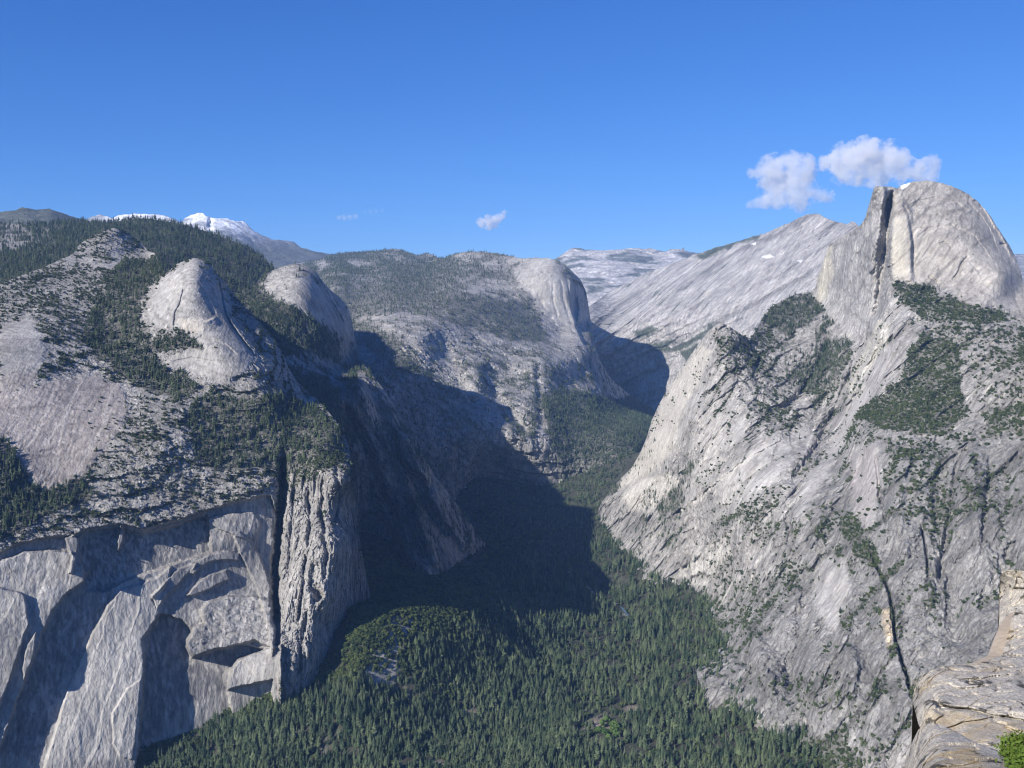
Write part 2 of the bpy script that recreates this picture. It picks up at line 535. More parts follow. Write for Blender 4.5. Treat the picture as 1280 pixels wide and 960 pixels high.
# ================================================================================ long granite slope under the high peak (behind)
sl = Mass('granite_slope', [(640, 440), (690, 410), (728, 390), (760, 366), (800, 345), (840, 329), (870, 318), (884, 313), (900, 308), (922, 302), (940, 296), (952, 293), (965, 288), (980, 281), (992, 276), (1004, 270), (1012, 267), (1019, 266.5), (1026, 269), (1034, 273), (1048, 278), (1058, 280), (1063, 278), (1066, 275.5), (1069, 278), (1073, 282), (1090, 288), (1120, 296), (1200, 310)],
          [(640, 560), (1200, 560)],
          [(690, 410, 9000), (740, 395, 8900), (760, 366, 10300), (800, 345, 10200), (884, 313, 9700), (952, 293, 9100), (1019, 267, 8545), (1066, 278, 8200), (1200, 310, 8000),
           (760, 400, 9000), (800, 400, 8700), (850, 400, 8250), (900, 370, 8200), (900, 400, 7850), (950, 350, 8050), (1000, 320, 7950), (1000, 380, 7250), (1100, 400, 6900), (1200, 400, 6800),
           (820, 440, 8500), (860, 450, 8100), (700, 470, 9000), (780, 500, 8700), (860, 520, 7500), (1000, 520, 6000), (700, 560, 8000), (1200, 560, 5600)],
          du=.8, rows=330, back=(1500., 10), crest=.8)
strat = rot_frame(point(850, 420, 7100) - point(1000, 310, 8100), UP)
relief(sl, strat, [('r', 900, 240, 40, 4), ('f', 300, 60, 14, 4), ('r', 240, 34, 7, 3)])
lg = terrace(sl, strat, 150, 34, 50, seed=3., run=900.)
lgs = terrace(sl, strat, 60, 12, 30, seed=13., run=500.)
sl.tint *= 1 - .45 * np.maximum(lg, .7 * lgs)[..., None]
weather(sl, strat, 500, 45, .17, .25, 11)
sl.tint *= np.array([1.18, 1.18, 1.20])
P = point(sl.u, sl.v, sl.D)
gr = smooth(.28, .42, fbm(fabric(P, strat, 420, 55) + 5, 4) + .12 * fbm(P / 70., 2)) * .8
gr *= smooth(1010, 900, sl.u)
for poly in ([(790, 414), (815, 408), (824, 413), (800, 424)], [(812, 431), (850, 425), (896, 402), (892, 411), (850, 440), (822, 439)], [(848, 442), (900, 415), (900, 440), (860, 452)], [(866, 322), (900, 307), (952, 292), (950, 297), (920, 306), (880, 324)]):
    gr = np.maximum(gr, sl.soft(poly, 2.5) * .95)
for poly in ([(835, 432), (885, 408), (886, 411), (838, 436)],):
    gr *= 1 - sl.soft(poly, 1.5)
sl.veg = gr
sl.paint(gr, (.075, .09, .06))
for poly in ([(952, 321), (962, 318), (968, 321), (958, 323)], [(938, 305), (945, 303), (944, 306)], [(997, 326), (1004, 325), (1001, 328)]):
    sl.paint(sl.soft(poly, 1.2, False), (.85, .86, .88))
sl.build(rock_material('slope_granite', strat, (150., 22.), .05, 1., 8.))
sl.trees('far', sl.veg, 1 / 400., 8, 18, seed=21)

# ================================================================================ forested plateau and the domed cliff (centre)
pl = Mass('forested_plateau', [(370, 330), (400, 324), (412, 320), (425, 316), (445, 315), (470, 313.5), (490, 311), (500, 311.5), (512, 316), (522, 319), (532, 316.5), (541, 318), (547, 322), (556, 322.5), (566, 318), (580, 315), (590, 314), (604, 314), (616, 316), (630, 318), (642, 321), (655, 323), (668, 322), (684, 322.5), (692, 324), (702, 329), (712, 336), (720, 344), (727, 352), (732, 363), (735, 378), (737, 392), (740, 410), (744, 430), (750, 450), (761, 470), (780, 488), (800, 502), (815, 512), (835, 530)],
          [(370, 640), (835, 620)],
          [(400, 324, 10500), (445, 315, 11000), (490, 311, 10500), (541, 318, 10000), (590, 314, 8800), (640, 320, 8200), (690, 323, 7580), (715, 338, 7560), (732, 363, 7600),
           (420, 350, 7600), (500, 350, 7700), (560, 350, 7500), (620, 350, 7500), (670, 345, 7350), (660, 385, 7150), (700, 370, 7280), (715, 360, 7350), (725, 395, 7350),
           (440, 390, 6600), (520, 385, 6400), (600, 385, 6600), (640, 410, 6500), (700, 420, 6950), (736, 400, 7500), (718, 440, 6500), (740, 440, 6805), (750, 470, 6684), (760, 430, 7817), (780, 452, 8285), (770, 485, 7158), (800, 480, 8720), (815, 503, 8600), (796, 500, 7900), (745, 415, 7464),
           (480, 404, 5850), (530, 404, 5800), (600, 425, 6000), (560, 440, 5600), (620, 470, 5550), (680, 450, 5950), (690, 500, 5450), (722, 470, 6250), (738, 492, 6050), (765, 512, 6150),
           (450, 440, 5350), (500, 470, 5000), (560, 500, 5020), (600, 480, 5200), (606, 470, 5330), (640, 510, 5080), (640, 545, 4800), (690, 548, 4950), (560, 560, 4750), (480, 540, 4600), (400, 440, 5300), (400, 540, 4400),
           (720, 520, 5450), (760, 550, 5200), (800, 530, 6000), (825, 540, 6300), (620, 590, 4950), (620, 630, 4900), (480, 620, 4400), (720, 600, 4950), (800, 600, 5100), (400, 620, 4300)],
          du=.75, rows=430, back=(1500., 10), crest=.8)
pl.groove([(607, 452), (608, 475), (622, 500), (645, 525), (660, 545)], 9, 90)
pl.groove([(672, 452), (674, 500), (678, 540)], 5, 40)
pl.groove([(540, 415), (560, 450), (600, 520)], 10, 50)
smooth_dome = pl.soft([(640, 338), (655, 326), (690, 324), (716, 340), (732, 362), (735, 390), (725, 420), (700, 405), (672, 385), (650, 360)], 5)
pl.amp = 1 - .75 * smooth_dome
relief(pl, VERT, [('r', 500, 420, 55, 4), ('f', 120, 90, 20, 4)])
blocks(pl, VERT, 60, 46, 14, pl.amp * smooth(395, 410, pl.v))
lgp = terrace(pl, rot_frame((1, -.2, -.25), UP), 60, 16, 50, (1 - smooth_dome) * smooth(396, 410, pl.v), 5., 260.)
# pitted steep cliff right of the dome
pl.push([(717, 350), (724, 352), (732, 362), (738, 382), (746, 402), (762, 430), (745, 440), (730, 430), (722, 412), (716, 392), (713, 372)], -130, 1.6)
pl.push([(722, 372), (728, 378), (727, 398), (722, 402)], 50, 1.5)
for ln, w, d in (([(700, 345), (704, 370), (712, 400), (718, 420)], 1.8, 8), ([(690, 350), (692, 380), (700, 405)], 1.6, 6), ([(676, 345), (674, 370), (684, 392)], 2, 6), ([(708, 340), (711, 360), (712, 372)], 1.5, 7)):
    pl.groove(ln, w, d)
slab = rot_frame(point(470, 430, 5300) - point(620, 580, 4700), UP)
relief(pl, slab, [('r', 420, 70, 22, 4), ('r', 160, 28, 8, 3)], smooth(410, 440, pl.v) * smooth(640, 600, pl.u))
weather(pl, VERT, 160, 40, .2, .3, 23)
P = point(pl.u, pl.v, pl.D)
nz = fbm(P / 130., 4)
veg = .86 * np.maximum(pl.patch([(380, 310), (640, 310), (660, 340), (668, 370), (676, 400), (690, 430), (640, 425), (600, 415), (560, 402), (515, 392), (470, 392), (440, 400), (380, 420)], 6), 0)
for poly, k in (([(430, 325), (445, 324), (462, 329), (472, 332), (450, 333), (434, 330)], .9), ([(478, 321), (492, 316), (505, 320), (520, 328), (508, 330), (490, 325)], .5), ([(512, 318), (540, 316), (546, 324), (525, 324)], .5),
                ([(562, 318), (590, 313), (610, 315), (600, 324), (575, 330)], .62), ([(598, 332), (625, 319), (650, 322), (640, 334), (620, 340)], .6), ([(570, 350), (590, 345), (640, 352), (650, 372), (630, 378), (590, 366)], .55), ([(392, 328), (405, 326), (414, 332), (400, 338)], .85), ([(432, 352), (452, 345), (478, 345), (474, 351), (448, 356)], .5), ([(436, 358), (450, 357), (446, 364)], .5)):
    veg -= k * pl.soft(poly, 3) * smooth(-.3, .1, nz + .15)
mid = pl.patch([(470, 402), (500, 398), (545, 408), (600, 425), (690, 440), (700, 480), (690, 530), (640, 520), (600, 480), (540, 440)], 6)
veg = np.maximum(veg, mid * smooth(-.08, .3, fbm(P / 60. + 3, 4)) * .7)
veg = np.maximum(veg, pl.patch([(676, 492), (700, 486), (730, 490), (770, 500), (800, 494), (840, 515), (840, 610), (700, 600), (686, 546), (678, 520)], 4) * .98)
veg = np.maximum(veg, pl.patch([(430, 395), (470, 405), (520, 445), (545, 480), (500, 470), (450, 430)], 8) * .8)
veg = np.maximum(veg, .7 * lgp * (pl.v > 396))
veg *= 1 - .93 * smooth_dome
veg = np.maximum(veg, pl.patch([(694, 322), (704, 330), (716, 342), (718, 352), (706, 346), (698, 334)], 2) * .6)
veg -= .55 * smooth(.12, .4, fbm(P / 150. + 14, 4)) * (pl.v < 400)
veg = np.maximum(veg, .5 * smooth(.1, .4, fbm(P / 80. + 44, 4)) * smooth(440, 470, pl.v))
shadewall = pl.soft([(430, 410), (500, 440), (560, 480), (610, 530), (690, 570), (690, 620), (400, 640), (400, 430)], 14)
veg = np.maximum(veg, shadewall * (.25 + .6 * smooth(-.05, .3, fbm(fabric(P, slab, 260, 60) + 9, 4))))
pl.tint *= 1 - (.15 * shadewall)[..., None]  # cast shade on this wall deepened by darker rock colour
pl.veg = np.clip(veg, 0, 1)
pl.tint *= np.array([1.02, 1.02, 1.02])
soil_under(pl, .62)
pl.rough -= .35 * smooth_dome
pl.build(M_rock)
pl.trees('far', pl.veg, 1 / 330., 10, 30, mask=(pl.v < 455), seed=31)
pl.trees('conifer', pl.veg, 1 / 130., 10, 24, mask=(pl.v >= 455), seed=32)
# ================================================================================ forested ridge behind the left domes
fr = Mass('forested_ridge', [(-260, 280), (-60, 281), (0, 279), (30, 280), (60, 279.5), (90, 277), (115, 278), (135, 279), (150, 276), (165, 274), (185, 273), (200, 275.5), (215, 278), (232, 281), (250, 287), (270, 293), (285, 299), (300, 305), (318, 314), (330, 324), (345, 338), (362, 352), (390, 372)],
          [(-260, 430), (390, 470)],
          [(-260, 280, 6200), (0, 279, 6000), (100, 277, 5900), (190, 273, 5600), (260, 290, 5400), (320, 315, 5200), (390, 370, 5000), (-200, 340, 4500), (0, 330, 4400), (100, 310, 4700), (200, 310, 4700), (300, 350, 4600), (350, 390, 4500), (-200, 430, 3600), (0, 400, 3600), (150, 400, 3700), (260, 430, 3900), (390, 460, 4200)],
          du=1.0, rows=170, back=(1500., 10), crest=.8)
relief(fr, VERT, [('r', 500, 400, 40, 4), ('f', 120, 90, 12, 4)])
weather(fr, VERT, 160, 60, .2, .3, 41)
P = point(fr.u, fr.v, fr.D)
nz = fbm(P / 110., 4)
fr.veg = np.ones_like(fr.u) * .92
fr.veg -= .75 * fr.soft([(-60, 285), (0, 279), (22, 279), (38, 292), (40, 305), (20, 312), (-60, 318)], 4) * smooth(-.3, .15, nz + .1)
fr.veg -= .5 * fr.soft([(60, 280), (85, 281), (80, 286), (62, 285)], 2)
fr.veg -= .35 * fr.soft([(30, 282), (60, 284), (70, 305), (40, 312)], 6)
fr.veg = np.clip(fr.veg, 0, 1)
soil_under(fr, .9)
fr.build(M_rock)
fr.trees('conifer', fr.veg, 1 / 190., 12, 34, mask=(fr.v < 400), seed=42)

# ================================================================================ second dome and the shaded canyon wall below it
def wall_plane(u, v):
    ax, ay, az = direction(u, v)
    c = np.interp(v, [440, 690], [1104, 985])
    return float(c / (.09 * ay - ax - .56 * az))
canyon_wall = [(445, 470, 3800), (480, 500, 3700), (440, 540, 3500), (480, 560, 3560), (515, 560, 3700), (440, 600, 3560), (480, 620, 3640), (515, 650, 3560), (545, 650, 3660), (448, 668, 3740), (470, 664, 3780), (490, 682, 3640), (520, 714, 3490), (545, 738, 3450), (580, 706, 3800), (611, 694, 4030), (570, 660, 3820), (450, 740, 3700), (500, 760, 3500), (560, 770, 3450), (622, 760, 3950)]
bd = Mass('granite_dome', [(290, 372), (305, 362), (318, 356), (324, 349), (332, 342.5), (342, 337.5), (352, 333.5), (362, 331), (370, 330), (378, 331), (386, 334), (394, 339), (400, 347), (407, 356), (415, 364), (424, 371), (431, 379), (436, 388), (440, 402), (443, 418), (447, 436), (453, 452), (466, 470), (480, 487), (498, 515), (520, 553), (540, 588), (548, 600), (568, 625), (590, 657), (606, 680), (611, 692), (622, 715)],
          [(290, 470), (350, 520), (400, 560), (432, 640), (447, 720), (470, 720), (520, 750), (545, 765), (622, 745)],
          [(290, 372, 4250), (318, 356, 4330), (342, 338, 4370), (370, 330, 4361), (394, 339, 4380), (415, 364, 4400), (436, 388, 4420), (443, 418, 4430),
           (330, 375, 4120), (350, 360, 4180), (375, 350, 4200), (400, 370, 4220), (415, 395, 4220), (430, 405, 4320), (400, 395, 4120), (420, 430, 4120), (360, 395, 3980), (380, 425, 3900), (330, 430, 3750), (320, 480, 3450), (360, 460, 3650), (400, 460, 3800), (440, 460, 4150),
           (400, 520, 3200), (400, 650, 2780), (400, 720, 2740)] + canyon_wall,
          du=.7, rows=640, back=(1200., 12), crest=.7)
dome = bd.soft([(326, 356), (340, 338), (372, 326), (398, 338), (420, 362), (440, 390), (440, 425), (420, 410), (395, 398), (362, 378), (340, 372)], 5)
# ribs and gullies of the shaded wall run down to the right
for ln, w, d in (([(455, 470), (480, 530), (520, 610), (560, 680)], 9, 90), ([(425, 500), (455, 560), (480, 640), (505, 720)], 9, 80), ([(470, 520), (505, 590), (530, 660), (548, 715)], 6, -60), ([(535, 610), (560, 650), (590, 690)], 7, -60),
                 ([(440, 540), (470, 610), (500, 690)], 5, -45), ([(495, 560), (500, 600), (520, 650)], 6, 50)):
    bd.groove(ln, w, d)
bd.push([(500, 542), (522, 548), (536, 580), (534, 600), (512, 590), (502, 570)], 150, 5)
bd.amp = 1 - .85 * dome
wallf = rot_frame(point(455, 480, 3950) - point(560, 680, 3850), UP)
lgb = terrace(bd, wallf, 62, 16, 40, seed=8., run=260.)
relief(bd, wallf, [('r', 420, 110, 34, 4), ('r', 160, 40, 13, 3), ('f', 60, 20, 6, 3)])
blocks(bd, wallf, 46, 20, 9)
bd.groove([(388, 342), (400, 358), (412, 375), (424, 392), (430, 408)], 1.8, 30)
bd.groove([(396, 345), (410, 368), (426, 385)], 1.5, 20)
weather(bd, wallf, 140, 26, .22, .2, 51)
P = point(bd.u, bd.v, bd.D)
pit = smooth(.02, .3, fbm(P / 26., 3))
veg = dome * smooth(378, 345, bd.v + .25 * (bd.u - 360)) * pit * .35
veg = np.maximum(veg, bd.patch([(280, 370), (318, 358), (345, 374), (372, 388), (400, 402), (425, 425), (425, 455), (380, 440), (340, 450), (290, 430)], 5) * .9)
veg = np.maximum(veg, bd.patch([(330, 450), (400, 470), (450, 520), (440, 600), (420, 600), (390, 540), (330, 500)], 8) * .85)
veg = np.maximum(veg, bd.patch([(505, 555), (528, 560), (536, 585), (528, 602), (508, 590)], 5) * .5)
veg = np.maximum(veg, bd.patch([(480, 610), (530, 620), (540, 690), (500, 690)], 8) * .55)
veg = np.maximum(veg, bd.patch([(447, 670), (490, 675), (545, 735), (545, 800), (440, 800)], 5))
veg = np.maximum(veg, .75 * ledge_veg(bd, wallf, 120, 40, .0, .35, 4) * (1 - dome))
bd.veg = np.clip(veg, 0, 1)
soil_under(bd, .85)
bd.rough -= .25 * dome
bd.tint *= 1 - .08 * (1 - dome)[..., None]  # canyon wall colour darkened to deepen its shade
bd.build(rock_material('canyon_granite', wallf, (60., 15.), .12, 1., 4.))
bd.trees('conifer', bd.veg, 1 / 110., 10, 26, seed=52)

# ================================================================================ left wall: arches, slabs, first dome, column
lw = Mass('granite_wall', [(-420, 380), (-200, 372), (-60, 362), (0, 355), (25, 345), (50, 336), (75, 325), (92, 317), (97, 308), (104, 302), (116, 295), (128, 288.5), (143, 285), (152, 286.5), (160, 291), (170, 299), (178, 306), (186, 313), (194, 317), (200, 331), (206, 343), (212, 337.5), (220, 331), (230, 326), (240, 322.5), (248, 322.5), (256, 325), (263, 331), (270, 340), (278, 350), (288, 362), (300, 377), (312, 390), (324, 402), (336, 415), (346, 428), (354, 444), (362, 462), (372, 478), (388, 492), (405, 508), (420, 526), (431, 543), (438, 565), (442, 600), (446, 640), (452, 690), (461, 735), (470, 772), (474, 812)],
          [(-420, 1060), (0, 1010), (60, 990), (170, 975), (200, 950), (300, 905), (350, 893), (420, 868), (474, 850)],
          [(-400, 380, 3500), (-400, 500, 2500), (-400, 690, 2300), (-400, 1000, 2200), (-200, 372, 3450), (-200, 690, 2290), (-200, 550, 2500), (-200, 980, 2180),
           (0, 355, 3320), (60, 332, 3480), (100, 305, 3700), (143, 285, 3800), (190, 316, 3720), (60, 400, 3000), (130, 340, 3400), (170, 360, 3220), (0, 430, 2860), (120, 420, 2980), (0, 500, 2660), (80, 520, 2630), (150, 480, 2770), (200, 480, 2790), (60, 600, 2420), (0, 600, 2400), (120, 580, 2480), (200, 560, 2540), (250, 520, 2670), (30, 650, 2320), (120, 630, 2350), (0, 672, 2290), (100, 658, 2310), (200, 632, 2370), (260, 625, 2400), (320, 612, 2440),
           (210, 338, 3220), (245, 322, 3190), (262, 331, 3190), (190, 385, 3040), (215, 370, 3020), (245, 350, 3020), (220, 420, 2900), (255, 400, 2900), (275, 430, 2830), (240, 460, 2830), (230, 490, 2740), (300, 440, 2840), (290, 480, 2760), (320, 475, 2790),
           (288, 370, 3140), (312, 400, 3080), (346, 432, 3080), (340, 460, 2900), (362, 466, 3040), (388, 494, 3020), (350, 500, 2790), (400, 520, 2790), (330, 540, 2680), (380, 550, 2680), (425, 545, 2710), (300, 570, 2580), (340, 580, 2560), (400, 565, 2590), (424, 570, 2610), (360, 600, 2500),
           (430, 600, 2380), (443, 610, 2500), (390, 620, 2400), (370, 680, 2345), (425, 680, 2280), (434, 680, 2340), (447, 660, 2500), (453, 710, 2500), (345, 700, 2375), (360, 780, 2260), (405, 750, 2225), (384, 810, 2200), (368, 866, 2180), (420, 790, 2340), (450, 760, 2480), (430, 840, 2400), (468, 800, 2560), (474, 850, 2560), (345, 880, 2205),
           (0, 700, 2270), (100, 690, 2280), (200, 680, 2320), (300, 670, 2370), (0, 800, 2214), (100, 800, 2215), (200, 800, 2230), (300, 790, 2260), (0, 975, 2130), (100, 955, 2125), (180, 930, 2150), (250, 885, 2180), (310, 862, 2205)],
          push_back=lambda u, v: 1 + .045 * float(np.clip((v - 560) / 60, 0, 1)) * (1 + .25 * float(np.clip((u - 330) / 60, 0, 1))),
          du=.62, rows=1050, back=(1400., 12), crest=.7)
# --- arches: shells of exfoliated rock standing one in front of the other
rim = [(-420, 705), (0, 690), (25, 679), (60, 672), (95, 668), (112, 660), (150, 655), (178, 662), (205, 656), (235, 646), (255, 640), (300, 626), (338, 618), (345, 640)]
wallm = smooth(-2, 2, lw.wv * .5 + lw.v * .5 - np.interp(lw.wu * .5 + lw.u * .5, np.array(rim)[:, 0], np.array(rim)[:, 1])) * smooth(352, 346, lw.u)
# below the roof everything is set back; blocks then stand forward again
lw.D += wallm * 34
lw.push([(-420, 722), (-40, 722), (-10, 705), (6, 700), (28, 690), (60, 688), (90, 690), (98, 702), (112, 712), (104, 728), (84, 742), (66, 762), (54, 790), (42, 826), (26, 864), (8, 912), (-20, 990), (-420, 1060)], 43.5, 1.5)
lw.push([(-420, 722), (-40, 722), (0, 735), (30, 742), (36, 780), (22, 822), (12, 850), (-8, 905), (-40, 990), (-420, 1060)], 15.4, 1.5)
lw.push([(46, 790), (40, 826), (30, 850), (28, 834), (34, 805)], 18.2, 1.2)
lw.push([(80, 672), (92, 668), (98, 676), (96, 690), (90, 716), (86, 716), (90, 694), (84, 684)], 33.8, 1.0)
lw.push([(150, 656), (155, 664), (155, 676), (146, 690), (148, 674)], 31.6, 1.0)
lw.push([(98, 676), (112, 664), (150, 660), (178, 667), (210, 660), (258, 644), (264, 690), (225, 702), (160, 724), (128, 740), (108, 738)], -29.7, 2)
# long lit slab
lw.push([(214, 706), (196, 722), (150, 738), (138, 752), (116, 790), (98, 830), (84, 862), (66, 925), (55, 960), (60, 1000), (168, 990), (172, 945), (178, 880), (180, 830), (188, 790), (200, 765), (190, 750), (205, 735), (212, 722)], 11.2, 2)
lw.push([(140, 892), (152, 872), (160, 860), (176, 850), (174, 880), (170, 920), (165, 950), (150, 946), (142, 930)], 6.3, 1)
lw.push([(178, 800), (180, 830), (178, 880), (172, 945), (168, 990), (340, 990), (340, 850), (285, 862), (280, 845), (296, 824), (330, 812), (300, 806), (268, 812), (240, 822), (232, 808), (240, 790), (228, 775), (200, 768)], -38.6, 2)
# ribs of the upper arches
for poly, d in (([(190, 745), (204, 730), (222, 712), (240, 703), (246, 705), (236, 716), (222, 732), (206, 748), (196, 760)], 13.5), ([(236, 717), (246, 702), (262, 693), (280, 688), (300, 692), (298, 700), (270, 700), (252, 708), (242, 718)], 14.6), ([(234, 744), (248, 728), (262, 718), (284, 712), (286, 724), (262, 736), (240, 745)], 17.7),
                ([(252, 652), (266, 645), (290, 642), (316, 640), (326, 655), (320, 676), (300, 672), (278, 662)], 8), ([(290, 665), (300, 665), (322, 690), (334, 720), (344, 755), (346, 790), (340, 820), (334, 780), (322, 735), (304, 700)], 17.7)):
    lw.push(poly, d, 1.2)
lw.push([(232, 800), (242, 785), (256, 778), (250, 762), (262, 752), (290, 745), (318, 745), (340, 752), (344, 790), (342, 812), (318, 800), (300, 806), (272, 812), (246, 822), (236, 815)], 31.6, 2)
lw.push([(284, 862), (288, 836), (300, 824), (330, 812), (352, 806), (352, 880), (340, 892), (290, 892)], 32.3, 1.5)
# dark chimney left of the column
lw.groove([(357, 562), (352, 600), (350, 650), (346, 700), (344, 750), (346, 785)], 4.2, 110, 1.6)
lw.groove([(357, 600), (352, 640), (349, 690)], 3, 50, 1.4)
# column: ribs
for ln, w, d in (([(385, 600), (388, 660), (380, 720), (372, 790)], 3, 22), ([(405, 590), (402, 640), (408, 690), (404, 730)], 3, 24), ([(368, 600), (364, 660), (360, 720)], 2.5, 16), ([(420, 580), (424, 620), (416, 660)], 2.5, 20), ([(395, 700), (390, 730), (402, 752)], 6, 40), ([(384, 760), (378, 800), (372, 850)], 2.5, 18)):
    lw.groove(ln, w, d)
for ln, w, d in (([(196, 392), (212, 372), (232, 362), (252, 366)], 8, 5), ([(205, 360), (224, 342), (246, 338), (262, 348)], 7, 5), ([(230, 430), (252, 420), (280, 428), (300, 446)], 8, 6), ([(214, 452), (240, 446), (272, 452)], 6, 5), ([(192, 408), (214, 396), (236, 396)], 7, -4)):
    lw.step(ln, w, d)
# first dome: edge rib, overhanging flake and crack
lw.groove([(272, 345), (277, 372), (281, 392), (290, 408), (305, 428), (320, 447)], 1.8, 26, .5)
lw.groove([(276, 352), (292, 385), (312, 412), (338, 446)], 8, 34, .4)
lw.step([(228, 407), (240, 402), (256, 402), (272, 395)], 14, -14)
lw.groove([(231, 357), (226, 375), (219, 392), (217, 412)], 1.2, 10, .6)
lw.groove([(250, 360), (262, 380), (270, 395)], 2, 6)
slabs = np.zeros_like(lw.u)
for poly in ([(-420, 500), (0, 500), (25, 485), (60, 478), (110, 468), (150, 480), (163, 505), (150, 535), (122, 572), (98, 598), (60, 612), (34, 592), (10, 548), (-420, 560)], [(182, 385), (205, 345), (245, 322), (268, 340), (285, 380), (300, 415), (320, 450), (300, 470), (262, 440), (225, 410), (195, 410)], [(205, 450), (235, 438), (275, 436), (300, 470), (280, 478), (245, 470), (215, 462)], [(0, 405), (40, 398), (60, 440), (40, 480), (0, 500)]):
    slabs = np.maximum(slabs, lw.soft(poly, 4))
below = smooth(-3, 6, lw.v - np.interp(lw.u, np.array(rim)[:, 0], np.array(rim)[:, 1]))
column = smooth(344, 352, lw.u) * smooth(555, 575, lw.v)
lw.amp = (1 - .86 * slabs) * (1 - .62 * below * (1 - column))
tilt = rot_frame(point(60, 600, 2330) - point(130, 470, 2760), (1, 0, 0))
low = smooth(640, 560, lw.v)
relief(lw, VERT, [('r', 240, 190, 16, 4), ('f', 60, 44, 6, 4), ('f', 16, 12, 1.8, 3)], lw.amp * (1 - column * .5))
hframe = rot_frame((1, .1, -.15), UP)
relief(lw, hframe, [('r', 90, 22, 7, 4), ('r', 30, 8, 2.6, 3)], lw.amp * (1 - below) * (1 - column))
blocks(lw, hframe, 30, 9, 2.6, lw.amp * (1 - below) * (1 - column))
relief(lw, hframe, [('r', 130, 16, 7, 4), ('r', 46, 7, 3, 3)], lw.amp * (1 - below) * (1 - column))
lg = terrace(lw, hframe, 30, 9, 26, lw.amp * (1 - below) * (1 - column), 2., 150.)
lg2 = terrace(lw, rot_frame((1, .3, -.5), UP), 17, 4, 14, lw.amp * (1 - below) * (1 - column), 12., 90.)
relief(lw, VERT, [('r', 150, 30, 17, 4), ('r', 46, 11, 5.5, 4)], column)
blocks(lw, VERT, 40, 14, 7, column)
relief(lw, VERT, [('r', 220, 16, 1.5, 3), ('f', 110, 45, 2.6, 3)], below * (1 - column))
lga = terrace(lw, rot_frame((.3, .1, .95), (1, 0, 0)), 52, 2.4, 26, below * (1 - column), 44., 200.)
nose = lw.soft([(232, 800), (242, 785), (256, 760), (290, 745), (330, 745), (342, 800), (300, 806), (246, 822)], 4)
relief(lw, hframe, [('r', 60, 26, 6, 3), ('r', 24, 10, 1.5, 3)], nose)
crown_rim = np.exp(-((lw.v - np.interp(lw.u, np.array(rim)[:, 0], np.array(rim)[:, 1]) + 12) / 10) ** 2) * smooth(352, 340, lw.u)
blocks(lw, hframe, 40, 14, 6, crown_rim)
relief(lw, tilt, [('r', 260, 13, 1.6, 3), ('f', 120, 40, 2.2, 3)], slabs)
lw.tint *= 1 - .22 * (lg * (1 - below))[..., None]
weather(lw, VERT, 110, 13, .2, .22, 61)
P = point(lw.u, lw.v, lw.D)
# sheet of pinkish slab with pale runnels
st = slabs * smooth(455, 480, lw.v) * smooth(180, 150, lw.u)
runn = fbm(fabric(P, tilt, 300, 9) + 9, 3)
lw.tint *= 1 + (st * (.22 * runn - .08))[..., None]
lw.tint *= 1 + st[..., None] * np.array([.05, -.02, -.04])
for ln in ([(68, 480), (58, 520), (34, 560)], [(100, 478), (75, 530), (52, 560)], [(140, 480), (130, 530), (108, 570), (90, 600)], [(88, 500), (76, 545), (70, 590)]):
    lw.shade_line(ln, 1.6, (.46, .43, .39), .6)
# black water streaks under the rim
bs = lw.soft([(98, 676), (150, 660), (180, 668), (212, 660), (258, 643), (262, 690), (225, 700), (160, 720), (128, 735), (105, 735)], 4)
stk = smooth(-.12, .2, fbm(fabric(P, VERT, 260, 7) + 15, 3))
lw.paint(bs * stk, (.10, .10, .105), .75)
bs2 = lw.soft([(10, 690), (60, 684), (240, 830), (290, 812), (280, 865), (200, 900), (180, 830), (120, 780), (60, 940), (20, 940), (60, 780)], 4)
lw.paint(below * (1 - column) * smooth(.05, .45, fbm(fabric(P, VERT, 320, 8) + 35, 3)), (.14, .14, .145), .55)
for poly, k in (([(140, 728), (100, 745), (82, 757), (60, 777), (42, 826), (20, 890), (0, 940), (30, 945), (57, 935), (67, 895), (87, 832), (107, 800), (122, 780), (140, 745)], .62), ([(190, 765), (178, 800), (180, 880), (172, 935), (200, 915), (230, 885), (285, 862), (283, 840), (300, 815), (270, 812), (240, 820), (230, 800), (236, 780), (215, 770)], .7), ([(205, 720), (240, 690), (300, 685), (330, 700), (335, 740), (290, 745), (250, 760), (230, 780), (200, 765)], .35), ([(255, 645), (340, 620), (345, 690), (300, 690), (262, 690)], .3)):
    lw.paint(lw.soft(poly, 5) * smooth(-.3, .2, fbm(fabric(P, VERT, 260, 10) + 95, 3)), (.10, .10, .108), k)  # recess shade put into the colour, broken up by water streaks
lw.paint(lw.soft([(55, 950), (84, 862), (120, 790), (150, 742), (200, 724), (205, 740), (186, 790), (176, 860), (168, 950)], 6), (.44, .425, .395), .55)  # sunlit part of the slab painted paler to look brighter
lw.paint(lw.soft([(224, 400), (240, 398), (268, 396), (272, 404), (262, 412), (240, 416), (226, 412)], 3), (.47, .43, .37), .6)
